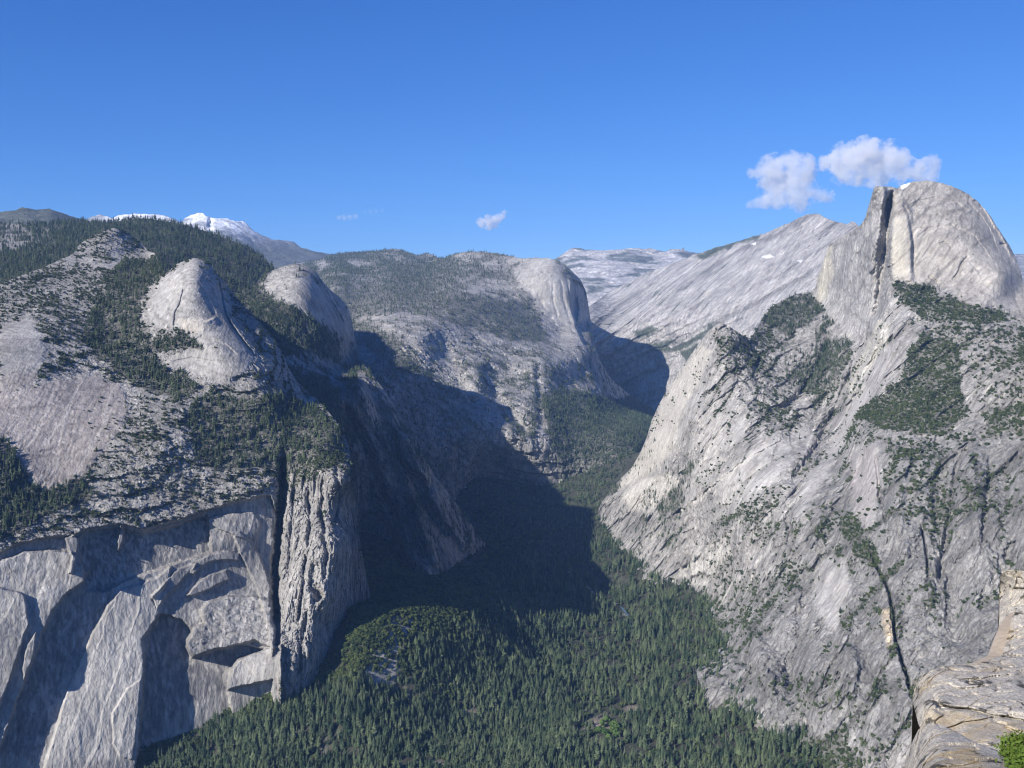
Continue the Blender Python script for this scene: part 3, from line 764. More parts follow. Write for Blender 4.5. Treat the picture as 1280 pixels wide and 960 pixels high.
# plants
lw.rough = (1 - .42 * slabs) * (1 - .3 * below * (1 - column) * (1 - nose))
veg = np.zeros_like(lw.u)
for poly, k, e in (([(150, 325), (205, 325), (215, 335), (190, 355), (178, 385), (172, 410), (190, 425), (235, 412), (268, 430), (258, 437), (225, 435), (196, 445), (206, 460), (236, 470), (250, 487), (232, 502), (198, 495), (170, 482), (150, 470), (125, 450), (105, 420), (110, 390), (130, 365)], .92, 6),
                   ([(-60, 372), (60, 335), (110, 328), (150, 345), (120, 372), (110, 392), (60, 372), (0, 402), (-60, 410)], .5, 5),
                   ([(-420, 545), (0, 545), (14, 560), (34, 600), (55, 613), (82, 600), (100, 594), (118, 610), (112, 627), (70, 640), (30, 662), (0, 674), (-420, 690)], 1., 3),
                   ([(240, 500), (265, 488), (290, 498), (330, 503), (400, 518), (432, 545), (425, 562), (392, 566), (368, 590), (352, 606), (336, 586), (300, 592), (270, 590), (242, 572), (235, 540)], .85, 5),
                   ([(180, 590), (270, 588), (345, 598), (330, 616), (255, 624), (190, 624)], .42, 5), ([(110, 500), (240, 500), (240, 620), (120, 620)], .2, 8), ([(365, 545), (432, 545), (430, 575), (390, 600), (362, 610)], .7, 4),
                   ([(95, 300), (143, 285), (180, 305), (160, 318), (110, 318)], .16, 3), ([(0, 655), (110, 628), (120, 645), (60, 668), (0, 684)], .3, 4),
                   ([(300, 500), (352, 490), (400, 510), (432, 545), (380, 532), (320, 514)], .9, 5), ([(246, 330), (270, 340), (272, 365), (256, 350)], .22, 3), ([(275, 494), (300, 488), (330, 492), (330, 508), (280, 508)], .4, 4)):
    veg = np.maximum(veg, lw.patch(poly, e) * k)
lv = ledge_veg(lw, hframe, 70, 18, .05, .35, 7)
veg = np.where(veg < .6, veg * (.35 + 1.2 * lv), veg)
veg = np.maximum(veg, .75 * np.maximum(lg, .7 * lg2) * (1 - slabs) * (1 - below) * (1 - column))
veg = np.maximum(veg, .45 * lv * (1 - slabs) * (1 - below) * (1 - column))
veg = np.maximum(veg, column * .22 * ledge_veg(lw, VERT, 50, 30, .2, .5, 17))
veg = np.where(slabs > .5, np.minimum(veg, .03 + .1 * lv), veg)
lw.veg = np.clip(veg * (1 - below * (1 - column)), 0, 1)
soil_under(lw, .75)
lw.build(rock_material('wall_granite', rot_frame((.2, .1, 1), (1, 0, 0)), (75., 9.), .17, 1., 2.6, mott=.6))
big = lw.soft([(-420, 545), (0, 545), (34, 600), (55, 613), (100, 594), (118, 610), (112, 627), (30, 662), (0, 674), (-420, 690)], 3)
lw.trees('conifer', lw.veg * (lw.veg > .8), 1 / 80., 9, 24, seed=62)
lw.trees('shrub', lw.veg * (lw.veg <= .8), 1 / 30., 2.5, 7, seed=63)
lw.trees('conifer', lw.veg * (lw.veg <= .8), 1 / 200., 7, 17, seed=64)
# ================================================================================ right wall: half dome, shoulder, diagonal ramps
rw = Mass('cliff_mountain', [(740, 660), (752, 628), (764, 612), (776, 598), (790, 584), (800, 566), (808, 548), (815, 525), (824, 505), (834, 487), (845, 470), (857, 453), (868, 437), (880, 421), (890, 410), (897, 405), (904, 404), (914, 409), (926, 418), (938, 423), (946, 410), (954, 396), (962, 386), (974, 377), (986, 371), (1000, 367), (1012, 365), (1019, 360), (1023, 346), (1028, 330), (1033, 315), (1037, 306), (1046, 299), (1056, 293), (1066, 288), (1076, 280.5), (1081, 273), (1085, 260), (1089, 247), (1092, 236), (1094, 233), (1104, 232.5), (1116, 234), (1122, 235), (1127, 232), (1136, 228.5), (1148, 226.5), (1160, 226), (1174, 228), (1188, 232), (1200, 237), (1212, 243.5), (1222, 252), (1232, 262), (1240, 273), (1248, 286), (1256, 298), (1263, 309), (1270, 322), (1275, 336), (1279, 352), (1283, 372), (1290, 386), (1340, 398), (1420, 400), (1700, 420)],
          [(740, 735), (800, 745), (850, 780), (880, 870), (900, 925), (970, 985), (1060, 1000), (1700, 1030)],
          [(740, 660, 4260), (764, 625, 4250), (790, 584, 4330), (815, 525, 4330), (845, 470, 4150), (880, 421, 3950), (901, 405, 3840), (926, 418, 3870), (946, 410, 4150), (962, 386, 4450), (986, 371, 4650), (1012, 365, 4760),
           (1024, 345, 4700), (1036, 310, 4640), (1056, 293, 4420), (1077, 281, 4180), (1087, 255, 4040), (1094, 235, 3960), (1110, 234, 3960), (1125, 234, 4000), (1160, 227, 4080), (1200, 238, 4150), (1240, 274, 4190), (1270, 324, 4160), (1279, 355, 4020), (1284, 374, 3900), (1291, 387, 3820),
           (1050, 340, 4400), (1070, 320, 4180), (1095, 300, 3900), (1040, 380, 4430), (1070, 390, 4060), (1093, 370, 3870), (1050, 400, 4230),
           (1112, 300, 3850), (1135, 300, 3860), (1135, 350, 3790), (1160, 260, 3990), (1180, 300, 3890), (1180, 350, 3790), (1220, 290, 4000), (1225, 350, 3800), (1255, 345, 3850), (1260, 385, 3740), (1270, 372, 3880),
           (1110, 365, 3760), (1140, 375, 3650), (1200, 395, 3560), (1270, 410, 3520), (1340, 400, 3600), (1500, 415, 3300), (1700, 425, 3000),
           (1000, 400, 4360), (970, 420, 4180), (940, 440, 3880), (900, 445, 3720), (1020, 430, 4080), (1050, 440, 3900), (1000, 470, 3850), (960, 480, 3700), (900, 500, 3610), (850, 510, 3860), (1075, 425, 3920), (1100, 420, 3600), (1085, 460, 3560), (1060, 500, 3560), (1040, 520, 3600), (1000, 520, 3560),
           (820, 560, 4010), (800, 610, 4050), (780, 640, 4060), (850, 580, 3690), (900, 560, 3460), (950, 560, 3340), (1000, 580, 3190), (1050, 560, 3260), (830, 650, 3680), (870, 640, 3480), (920, 640, 3160), (970, 640, 2960), (1020, 640, 2850),
           (1100, 480, 3330), (1150, 450, 3330), (1200, 450, 3280), (1270, 470, 3130), (1150, 520, 3060), (1210, 520, 3020), (1270, 540, 2880), (1080, 550, 3010), (1120, 560, 2870), (1200, 570, 2800), (1280, 600, 2640),
           (800, 700, 3650), (840, 715, 3480), (880, 735, 3300), (900, 760, 3060), (900, 800, 2840), (875, 855, 2520), (900, 890, 2420), (960, 940, 2240), (1060, 960, 2110), (950, 720, 2850), (950, 800, 2580), (950, 880, 2370), (1000, 720, 2720), (1000, 850, 2330), (1060, 640, 2770), (1060, 750, 2500), (1060, 880, 2200),
           (1120, 650, 2600), (1120, 750, 2370), (1120, 880, 2130), (1200, 650, 2560), (1200, 760, 2320), (1200, 900, 2080), (1280, 720, 2360), (1280, 860, 2080), (1280, 990, 1990), (1140, 990, 2000), (1450, 600, 2500), (1450, 800, 2200), (1450, 1000, 1900), (1700, 700, 2200), (1700, 1000, 1800)],
          du=.68, rows=1020, back=(1300., 12), crest=.6)
ramp = rot_frame(point(880, 620, 3480) - point(1050, 480, 3660), UP)
ramp2 = rot_frame(point(960, 700, 2850) - point(1080, 520, 3080), UP)
for ln, w, d in (([(1040, 540), (1000, 600), (960, 660), (925, 720), (905, 790)], 13, 34), ([(1010, 530), (960, 580), (905, 640), (865, 700)], 11, 26), ([(1085, 560), (1050, 640), (1030, 700), (1000, 790), (985, 880)], 14, 38), ([(1130, 560), (1120, 640), (1135, 700)], 12, -30), ([(1180, 560), (1175, 650), (1190, 740), (1200, 820)], 13, 40), ([(1215, 540), (1220, 640), (1235, 740)], 11, -34), ([(1255, 560), (1262, 660), (1258, 760)], 12, 36), ([(1070, 720), (1060, 800), (1070, 900)], 12, -30), ([(960, 780), (990, 850), (1010, 930)], 12, 28), ([(930, 740), (945, 810), (975, 890)], 10, -24)):
    rw.groove(ln, w, d)
# --- half dome proper
face = rw.soft([(1018, 368), (1034, 306), (1076, 281), (1092, 230), (1122, 234), (1112, 300), (1104, 345), (1098, 372), (1086, 400), (1076, 422), (1050, 408), (1028, 384)], 3)
dome = rw.soft([(1118, 236), (1150, 222), (1200, 232), (1245, 275), (1284, 350), (1284, 392), (1240, 384), (1205, 378), (1170, 352), (1135, 356), (1116, 340), (1114, 290)], 4)
# corner between the sheer face and the rounded side, with the hanging lip above it
rw.groove([(1113, 236), (1110, 262), (1107, 290), (1104, 320), (1101, 350), (1096, 385), (1092, 400)], 5.0, 92, 1.0)
rw.groove([(1114, 234), (1112, 262), (1109, 290), (1107, 320), (1104, 345)], 2.4, 22, .8)
rw.push([(1091, 231), (1106, 231), (1108, 240), (1104, 262), (1098, 300), (1092, 340), (1086, 340), (1088, 290), (1088, 250)], 30, 2.5)
rw.push([(1112, 262), (1128, 250), (1138, 262), (1140, 300), (1141, 352), (1116, 352), (1110, 330), (1112, 290)], 24, 3)
rw.groove([(1128, 252), (1136, 268), (1141, 300), (1142, 345)], 2.0, 12, .4)
rw.groove([(1210, 318), (1202, 330), (1195, 345), (1190, 352)], 1.3, 16)
rw.groove([(1173, 306), (1180, 303), (1187, 307), (1189, 313)], 1.2, 8)
rw.groove([(1160, 345), (1172, 352), (1176, 365)], 1.5, 12)
rw.groove([(1249, 305), (1258, 306)], 1.5, 18)
rw.groove([(1195, 262), (1206, 266), (1215, 262)], 2, -8)
rw.groove([(1226, 250), (1250, 290), (1272, 334)], 2.5, -18)
for ln, w, d in (([(1136, 262), (1148, 250), (1170, 246), (1196, 252), (1222, 270)], 10, 7), ([(1142, 300), (1160, 284), (1190, 280), (1220, 296), (1244, 330)], 12, 7), ([(1140, 330), (1168, 316), (1206, 322), (1230, 350)], 10, -6), ([(1210, 250), (1236, 282), (1252, 322)], 8, 8)):
    rw.step(ln, w, d)
# gullies and ribs
for ln, w, d in (([(1075, 430), (1062, 470), (1040, 520), (1020, 560), (985, 610)], 4, 45), ([(1046, 410), (1030, 440), (1018, 465), (1000, 495), (970, 520)], 5, 45), ([(1105, 405), (1090, 440), (1072, 480), (1050, 520)], 3.5, -40),
                 ([(1152, 660), (1158, 690), (1160, 718)], 1.4, 34), ([(1080, 680), (1098, 712), (1110, 735), (1116, 765), (1119, 795), (1127, 825), (1135, 850), (1141, 876)], 1.8, 60),
                 ([(935, 430), (950, 445), (942, 470), (958, 485)], 3, 25), ([(905, 460), (925, 470), (944, 488)], 2, 18), ([(1000, 600), (985, 640), (990, 690)], 5, 20), ([(1040, 700), (1020, 760), (1010, 800)], 5, -24), ([(1075, 560), (1062, 610), (1055, 660)], 4, -20),
                 ([(1200, 560), (1190, 620), (1180, 690), (1170, 740)], 4, 30), ([(1240, 560), (1232, 640), (1225, 720)], 4, 26), ([(880, 780), (910, 810), (950, 850)], 5, 22), ([(1094, 560), (1100, 620), (1110, 660)], 2.5, 24)):
    rw.groove(ln, w, d)
for ln, w, d in (([(985, 545), (930, 575), (880, 615), (835, 650)], 14, -10), ([(1010, 600), (960, 640), (915, 690), (880, 730)], 16, -11), ([(960, 480), (915, 530), (880, 585), (865, 600)], 12, -9), ([(1050, 530), (1010, 590), (970, 640)], 12, -9), ([(930, 505), (880, 560), (850, 610)], 10, -8)):
    rw.step(ln, w, d)
ahw = rw.soft([(770, 605), (800, 560), (820, 510), (850, 465), (882, 425), (898, 430), (890, 470), (868, 520), (850, 560), (830, 590), (800, 612), (780, 625)], 5)
cleanslab = np.zeros_like(rw.u)
for poly in ([(1015, 745), (1030, 700), (1055, 690), (1062, 730), (1045, 790), (1030, 780)], [(1080, 480), (1100, 440), (1120, 430), (1110, 460), (1085, 500), (1060, 540), (1030, 600), (1000, 650), (985, 650), (1015, 590), (1050, 530)], [(900, 600), (960, 545), (1010, 530), (1020, 550), (980, 590), (920, 640), (880, 660)], [(1066, 560), (1095, 548), (1105, 600), (1090, 660), (1068, 640)], [(850, 610), (900, 545), (930, 520), (935, 540), (890, 590), (860, 640)]):
    cleanslab = np.maximum(cleanslab, rw.soft(poly, 5))
rw.amp = (1 - .88 * dome) * (1 - .55 * face) * (1 - .6 * ahw) * (1 - .62 * cleanslab)
P = point(rw.u, rw.v, rw.D)
lowr = smooth(880, 960, rw.u) * smooth(600, 680, rw.v)
hi = 1 - lowr
relief(rw, VERT, [('r', 380, 300, 34, 4), ('f', 80, 60, 10, 4)], rw.amp)
relief(rw, ramp, [('r', 420, 62, 24, 4), ('r', 170, 20, 9, 4), ('f', 40, 9, 3, 3)], rw.amp * hi)
relief(rw, VERT, [('r', 220, 52, 20, 4), ('r', 70, 17, 7.0, 4), ('f', 20, 9, 2.4, 3)], rw.amp * lowr)
relief(rw, ramp2, [('r', 200, 40, 7, 3)], rw.amp * lowr)
blocks(rw, ramp2, 44, 12, 3.4, rw.amp * smooth(390, 420, rw.v))
blocks(rw, VERT, 26, 9, 1.8, rw.amp * lowr)
relief(rw, VERT, [('r', 300, 30, 10, 4), ('r', 120, 10, 3.0, 3)], face)
relief(rw, VERT, [('r', 260, 44, 2.5, 3), ('f', 60, 60, 2.2, 3)], dome)
lg1 = terrace(rw, ramp, 70, 20, 60, rw.amp * hi, 1., 360.)
lg2 = terrace(rw, ramp2, 33, 9, 30, rw.amp, 21., 200.)
lg3 = terrace(rw, rot_frame((.35, .3, 1), (1, 0, 0)), 46, 9, 40, rw.amp * lowr, 33., 240.)
ahw = rw.soft([(770, 605), (800, 560), (820, 510), (850, 465), (882, 425), (898, 430), (890, 470), (868, 520), (850, 560), (830, 590), (800, 612), (780, 625)], 5)
blocks(rw, VERT, 70, 28, 4, ahw)
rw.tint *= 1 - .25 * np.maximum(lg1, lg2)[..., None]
rw.tint *= 1 + (.14 * cleanslab + .1 * face + .06 * dome)[..., None]
weather(rw, ramp2, 150, 14, .2, .22, 71)
P = point(rw.u, rw.v, rw.D)
streak = fbm(fabric(P, VERT, 420, 12) + 8, 4)
rw.tint *= 1 + (face * .35 * streak + dome * .12 * streak)[..., None]
rw.tint *= 1 + (dome * .22 * fbm(P / 55., 4))[..., None] * np.array([1, 1.0, 1.0])
rw.tint *= 1 + dome[..., None] * np.array([.02, -.01, -.05])
# greyer lichen-covered lower part
dk = rw.soft([(1040, 580), (1110, 550), (1300, 560), (1300, 830), (1160, 880), (1100, 960), (960, 900), (890, 850), (920, 780), (990, 700)], 26)
rw.tint *= 1 - (.24 * dk * (1 - cleanslab))[..., None] * np.array([1.05, 1.0, .95])
# pale bands, rusty stains
for poly, col, k in (([(1020, 355), (1032, 312), (1040, 306), (1040, 340), (1034, 372), (1024, 380)], (.46, .43, .34), .7), ([(1114, 300), (1122, 270), (1134, 275), (1134, 350), (1116, 352)], (.47, .44, .36), .65), ([(1096, 398), (1112, 405), (1112, 425), (1098, 445), (1080, 470), (1062, 500), (1058, 480), (1072, 450), (1086, 425)], (.50, .48, .42), .8),
                     ([(840, 478), (875, 432), (890, 440), (872, 480), (850, 520), (842, 560), (822, 585), (790, 605), (770, 612), (800, 570), (820, 520)], (.50, .475, .42), .75), ([(775, 620), (800, 600), (840, 590), (850, 600), (815, 640), (790, 640)], (.53, .51, .46), .8),
                     ([(1100, 760), (1112, 762), (1118, 790), (1112, 810), (1106, 795)], (.52, .43, .30), .75), ([(1140, 855), (1160, 840), (1168, 850), (1140, 880)], (.46, .40, .31), .5), ([(870, 520), (900, 500), (905, 530), (880, 560), (860, 570)], (.46, .44, .41), .5),
                     ([(1015, 745), (1030, 700), (1055, 690), (1062, 730), (1045, 790), (1030, 780)], (.34, .33, .32), .3), ([(1060, 570), (1095, 550), (1100, 600), (1085, 660), (1066, 640)], (.30, .275, .265), .6), ([(1080, 480), (1100, 440), (1120, 430), (1110, 460), (1085, 500), (1060, 540), (1030, 600), (1000, 640), (1010, 600)], (.36, .345, .325), .35)):
    rw.paint(rw.soft(poly, 4), col, k)
for ln, w in (([(1060, 425), (1040, 460), (1020, 490), (990, 515), (962, 535)], 1.6), ([(985, 545), (940, 568), (905, 595), (872, 625), (845, 640)], 3.0), ([(960, 625), (925, 650), (895, 690), (875, 712)], 2.4), ([(945, 490), (915, 520), (890, 555), (870, 590)], 1.8), ([(1040, 480), (1020, 530), (1005, 570)], 1.6), ([(1020, 600), (980, 640), (960, 690), (915, 730), (890, 770)], 2.0), ([(860, 720), (905, 690), (880, 730), (850, 725)], 4)):
    rw.shade_line(ln, w, (.50, .485, .45), .75)
rw.paint(rw.soft([(845, 715), (870, 690), (900, 670), (915, 690), (890, 715), (860, 725)], 4) * smooth(-.2, .1, fbm(P / 20., 3)), (.52, .50, .46), .7)
rw.paint(rw.soft([(1125, 233), (1130, 230), (1138, 228), (1134, 233), (1128, 237)], 1.0, False), (.85, .86, .88), .9)
# plants
veg = np.zeros_like(rw.u)
for poly, k, e in (([(1066, 522), (1090, 500), (1118, 478), (1132, 455), (1148, 415), (1190, 425), (1206, 450), (1200, 480), (1215, 512), (1195, 530), (1178, 546), (1140, 540), (1100, 536)], .97, 5), ([(1112, 356), (1135, 352), (1160, 352), (1176, 368), (1200, 372), (1228, 386), (1250, 384), (1266, 400), (1230, 406), (1190, 402), (1160, 402), (1138, 392)], .85, 4),
                   ([(1140, 400), (1260, 405), (1300, 420), (1300, 545), (1230, 540), (1214, 480), (1190, 420)], .42, 6), ([(950, 398), (962, 386), (985, 371), (1017, 365), (1030, 388), (1012, 404), (985, 420), (968, 410)], 1., 3), ([(1030, 430), (1045, 420), (1069, 424), (1060, 452), (1034, 488), (1010, 496), (994, 480), (1012, 455)], .95, 4), ([(985, 470), (1010, 448), (1024, 420), (1030, 400), (1040, 400), (1020, 440), (1004, 470), (985, 490)], .85, 4),
                   ([(1100, 545), (1180, 555), (1200, 640), (1180, 690), (1120, 640)], .5, 8), ([(890, 425), (925, 425), (962, 445), (972, 462), (930, 472), (900, 462)], .55, 5), ([(950, 480), (985, 490), (995, 520), (960, 530), (940, 505)], .6, 5), ([(820, 630), (850, 600), (864, 575), (870, 600), (850, 640), (826, 650)], .9, 4), ([(850, 600), (880, 580), (905, 560), (905, 580), (870, 610), (850, 622)], .7, 4),
                   ([(755, 620), (778, 590), (800, 566), (808, 575), (785, 608), (770, 616)], .85, 3), ([(880, 640), (930, 612), (960, 606), (990, 614), (945, 650), (900, 660)], .5, 5), ([(955, 740), (975, 712), (1005, 690), (1010, 720), (985, 755), (970, 780)], .55, 6), ([(885, 700), (925, 700), (960, 760), (935, 790), (900, 780)], .4, 6), ([(985, 930), (1020, 925), (1050, 915), (1075, 950), (1075, 1000), (980, 1000)], .95, 5), ([(1040, 645), (1060, 640), (1085, 670), (1100, 705), (1090, 715), (1060, 680)], .8, 4),
                   ([(940, 850), (1040, 840), (1060, 880), (1000, 900)], .28, 8), ([(860, 770), (900, 740), (915, 770), (890, 800)], .5, 4), ([(1225, 515), (1280, 505), (1280, 545), (1235, 540)], .8, 4), ([(1010, 660), (1040, 640), (1050, 655), (1030, 680)], .5, 4)):
    veg = np.maximum(veg, rw.patch(poly, e) * k)
lv = ledge_veg(rw, ramp2, 90, 17, .08, .36, 27)
lv2 = ledge_veg(rw, VERT, 60, 22, .1, .38, 37)
veg = np.where(veg < .75, veg * (.3 + 1.3 * np.maximum(lv, lv2)), veg)
veg = np.maximum(veg, .62 * smooth(-.12, .2, fbm(P / 200. + 61, 3)) * np.maximum(lv * hi, .85 * lv2) * smooth(395, 430, rw.v))
veg = np.maximum(veg, .9 * np.maximum(lg1, np.maximum(.75 * lg2, .6 * lg3)) * smooth(-.02, .28, fbm(P / 230. + 31, 3)) * smooth(395, 430, rw.v))
veg *= 1 - .85 * cleanslab
veg *= (1 - face) * (1 - dome) * (1 - .85 * ahw)
rw.veg = np.clip(veg, 0, 1)
soil_under(rw, .6)
rw.rough = 1 - .45 * cleanslab - .35 * ahw - .45 * dome - .2 * face
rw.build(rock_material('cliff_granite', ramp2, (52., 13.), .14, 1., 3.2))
dense = rw.soft([(950, 398), (962, 386), (985, 371), (1017, 365), (1030, 388), (1069, 424), (1060, 452), (1034, 488), (985, 490), (968, 410)], 4)
rw.veg *= np.clip(.72 + .9 * rw.clump, .12, 1)
rw.trees('conifer', rw.veg * np.maximum(dense, (rw.u < 870) & (rw.v > 540)), 1 / 75., 8, 22, seed=72)
rest = 1 - np.maximum(dense, (rw.u < 870) & (rw.v > 540))
rw.trees('shrub', rw.veg * rest, 1 / 36., 2.2, 9.5, seed=73)
rw.trees('conifer', rw.veg * rest, 1 / 150., 6, 19, seed=74)
# ================================================================================ valley floor
def project(Pw):
    x = Pw[..., 0]; y = Pw[..., 1]; z = Pw[..., 2] - CZ
    cp, sp = math.cos(PITCH), -math.sin(PITCH)
    f = y * cp + z * sp; up = -y * sp + z * cp
    return 640 + F * x / f, 480 - F * up / f

vc = [(600, 950, 8), (800, 950, 8), (700, 880, 8), (760, 830, 10), (900, 905, 22), (400, 950, 22), (500, 910, 18), (300, 965, 8), (200, 990, -20), (345, 868, 118), (260, 886, 72), (200, 918, 42), (170, 936, 32), (100, 948, 16), (0, 956, -10), (60, 985, -45), (300, 910, 55), (250, 935, 25), (385, 858, 118), (405, 858, 128), (422, 848, 148), (441, 831, 186),
      (462, 800, 212), (520, 800, 186), (480, 777, 238), (500, 764, 242), (520, 756, 242), (560, 746, 232), (600, 743, 188), (640, 742, 130), (700, 742, 62), (480, 850, 130), (500, 850, 126), (530, 850, 110), (560, 850, 92), (560, 900, 22), (600, 850, 66), (640, 850, 40), (640, 800, 74), (700, 800, 28), (420, 890, 70), (480, 890, 84), (500, 880, 88), (540, 870, 76), (520, 905, 44), (460, 880, 96), (470, 755, 225), (500, 748, 218), (560, 730, 190), (610, 726, 105), (660, 725, 60),
      (455, 690, 160), (470, 676, 155), (490, 692, 115), (520, 722, 80), (545, 720, 60), (580, 705, 40), (770, 740, 16), (790, 780, 14), (700, 690, 30), (640, 690, 35), (640, 640, 85), (600, 600, 170), (690, 600, 140), (740, 575, 240), (700, 548, 300), (760, 640, 130), (800, 690, 95), (835, 712, 85), (885, 742, 80), (900, 790, 72), (872, 855, 50), (905, 895, 46), (972, 948, 45), (850, 780, 30), (820, 850, 14), (1060, 990, 40), (960, 985, 30), (560, 640, 60)]
vc = np.array(vc, float)
VD = dist_for_z(vc[:, 0], vc[:, 1], vc[:, 2])
vp = point(vc[:, 0], vc[:, 1], VD)
def axis(lo, hi, step, far):
    a = list(np.arange(lo, hi + 1, step))
    b = [lo - d for d in (60, 200, 600, 1500, 4000, 10000, 30000, far)][::-1]; e = [hi + d for d in (60, 200, 600, 1500, 4000, 10000, 30000, far)]
    return np.array(b + a + e)
gx = axis(-1500, 1500, 10, 70000); gy = axis(1150, 6200, 12, 70000)
X, Y = np.meshgrid(gx, gy)
def floor_z(X, Y):
    z = tps(vp[:, :2] / 10., vp[:, 2], np.stack([X, Y], -1) / 10.)
    win = smooth(-1900, -1200, X) * smooth(1900, 1300, X) * smooth(1000, 1400, Y) * smooth(5450, 4900, Y)
    return np.clip(z, -75, 420) * win
Z = floor_z(X, Y) + 2.5 * fbm(np.stack([X / 60, Y / 60, X * 0], -1), 3)
Vf = np.stack([X, Y, Z], -1)
pu, pv = project(Vf)
n = fbm(Vf / 40., 3)
tint = np.broadcast_to(SOIL, Vf.shape).copy() * (1 + .3 * n)[..., None]
wu = pu + 6 * n; wv = pv + 6 * fbm(Vf / 40. + 9, 3)
talus = np.zeros(X.shape)
ok = (Y > 1500) & (np.abs(X) < 1500)
talus_poly = [(458, 815), (470, 790), (492, 770), (516, 768), (520, 782), (504, 800), (500, 830), (486, 862), (464, 860), (455, 838)]
talus[ok] = smooth(-3, 3, sdf(talus_poly, wu[ok], wv[ok]))
creek_line = [(700, 712), (728, 722), (742, 742), (768, 752), (784, 770), (788, 786), (806, 798), (818, 815), (800, 850), (780, 900), (770, 960), (760, 1010)]
cd = np.full(X.shape, 99.)
cd[ok] = line_dist(creek_line, wu[ok], pv[ok])[0]
tint += (np.array([.30, .29, .28]) - tint) * np.clip(talus, 0, 1)[..., None] * .9
tint += (np.array([.36, .35, .33]) - tint) * (smooth(2.4, 1.2, cd) * smooth(820, 800, pv) * smooth(-.1, .2, n))[..., None]
clear = np.zeros(X.shape)
for cx, cy, r in ((588, 892, 6), (790, 886, 4), (624, 845, 4), (512, 866, 3), (690, 842, 3), (545, 955, 6), (740, 905, 9)):
    clear = np.maximum(clear, np.exp(-(((wu - cx) / (2 * r)) ** 2 + ((wv - cy) / r) ** 2)) * ok)
tint += (np.array([.30, .26, .21]) - tint) * (clear * .9)[..., None]
me = mesh_from('ground', Vf.reshape(-1, 3), grid_faces(len(gy), len(gx))[:, ::-1], M_floor, tint.reshape(-1, 3))
link('ground', me, kind='structure')
# creek pools seen between the trees
m, nt, b = new_mat('creek_water'); b.inputs['Base Color'].default_value = (.10, .17, .22, 1); b.inputs['Roughness'].default_value = .08; b.inputs['Specular IOR Level'].default_value = .5
def ribbon(line, w, lift, name):
    line = np.array(line, float); t = np.linspace(0, len(line) - 1, 60)
    uu = np.interp(t, np.arange(len(line)), line[:, 0]); vv = np.interp(t, np.arange(len(line)), line[:, 1])
    D = dist_for_z(uu, vv, 15.)
    p = point(uu, vv, D); d = np.gradient(p[:, :2], axis=0); d /= np.linalg.norm(d, axis=1, keepdims=True)
    nrm = np.stack([-d[:, 1], d[:, 0]], -1) * (w * (1 + .4 * np.sin(np.arange(60) * 1.3)))[:, None]
    rows = []
    for s in (-1, 0, 1):
        q = p.copy(); q[:, :2] += nrm * s; q[:, 2] = floor_z(q[:, 0], q[:, 1]) + lift; rows.append(q)
    return mesh_from(name, np.stack(rows).reshape(-1, 3), grid_faces(3, 60), m)
link('creek_water', ribbon([(776, 762), (784, 770), (788, 782), (790, 790)], 3., 3.2, 'creek_water'), kind='structure')

# trees of the valley floor
r = np.random.default_rng(90)
n_try = 185000
tx = r.uniform(-1150, 1350, n_try); ty = 1500 + 4100 * r.random(n_try) ** 1.25
tx = np.concatenate([tx, r.uniform(-900, 150, 52000)]); ty = np.concatenate([ty, r.uniform(1780, 2850, 52000)]); n_try = len(tx)
tz = floor_z(tx, ty)
tp = np.stack([tx, ty, tz], -1)
tu, tv = project(tp)
vis = [(-70, 1010), (-70, 930), (170, 930), (330, 845), (430, 815), (440, 720), (450, 680), (600, 660), (560, 600), (640, 560), (700, 530), (820, 530), (770, 600), (880, 660), (935, 740), (925, 855), (1010, 925), (1100, 910), (1100, 1010)]
keep = (sdf(vis, tu, tv) > 0) & (tu > -60) & (tu < 1110) & (tv < 1015)
ts = sdf(talus_poly, tu, tv)
keep &= ~((tu > 745) & (tu < 774) & (tv > 901) & (tv < 926))
keep &= ~((ts > 0) & (r.random(n_try) < .55))
keep &= ~((line_dist(creek_line, tu, tv)[0] < 1.5) & (tv < 800) & (tv > 730))
nn = fbm(tp / 90. + 5, 3)
keep &= r.random(n_try) < np.clip(.72 + 1.1 * nn + .9 * fbm(tp / 28. + 15, 2), .12, 1) * np.clip(1.45 - ty / 5200., .5, 1)
for cx, cy, rr in ((588, 892, 6), (790, 886, 4), (624, 845, 4), (512, 866, 3), (690, 842, 3), (545, 955, 6)):
    keep &= ((tu - cx) / (2.2 * rr)) ** 2 + ((tv - cy) / rr) ** 2 > 1
tp = tp[keep]; tu = tu[keep]; tv = tv[keep]; nn = nn[keep]
# oaks clothe the talus at the foot of the left wall, conifers the flat
oakiness = smooth(55, 8, tv - np.interp(tu, [0, 170, 260, 345, 430, 480, 560, 660, 800], [930, 935, 872, 858, 826, 800, 760, 745, 700])) * smooth(700, 560, tu) + .12
oakiness += .7 * smooth(.1, .4, fbm(tp / 130. + 70, 3)) * smooth(880, 960, tu)
isoak = r.random(len(tp)) < oakiness
hh = np.where(isoak, 8 + 7 * r.random(len(tp)), (12 + 29 * r.random(len(tp)) ** 1.6) * (.85 + .9 * np.clip(fbm(tp / 160. + 33, 3), -.3, .5)))
hh = np.where((~isoak) & (tv < 700), hh * .8, hh)
scr = r.random(len(tp))
# ================================================================================ tree shapes (unit height, standing at the origin)
def quads(c, a, b):
    """quads centred at c spanned by half-axes a and b"""
    V = np.stack([c - a - b, c + a - b, c + a + b, c - a + b], 1).reshape(-1, 3)
    return V, np.arange(len(V)).reshape(-1, 4)

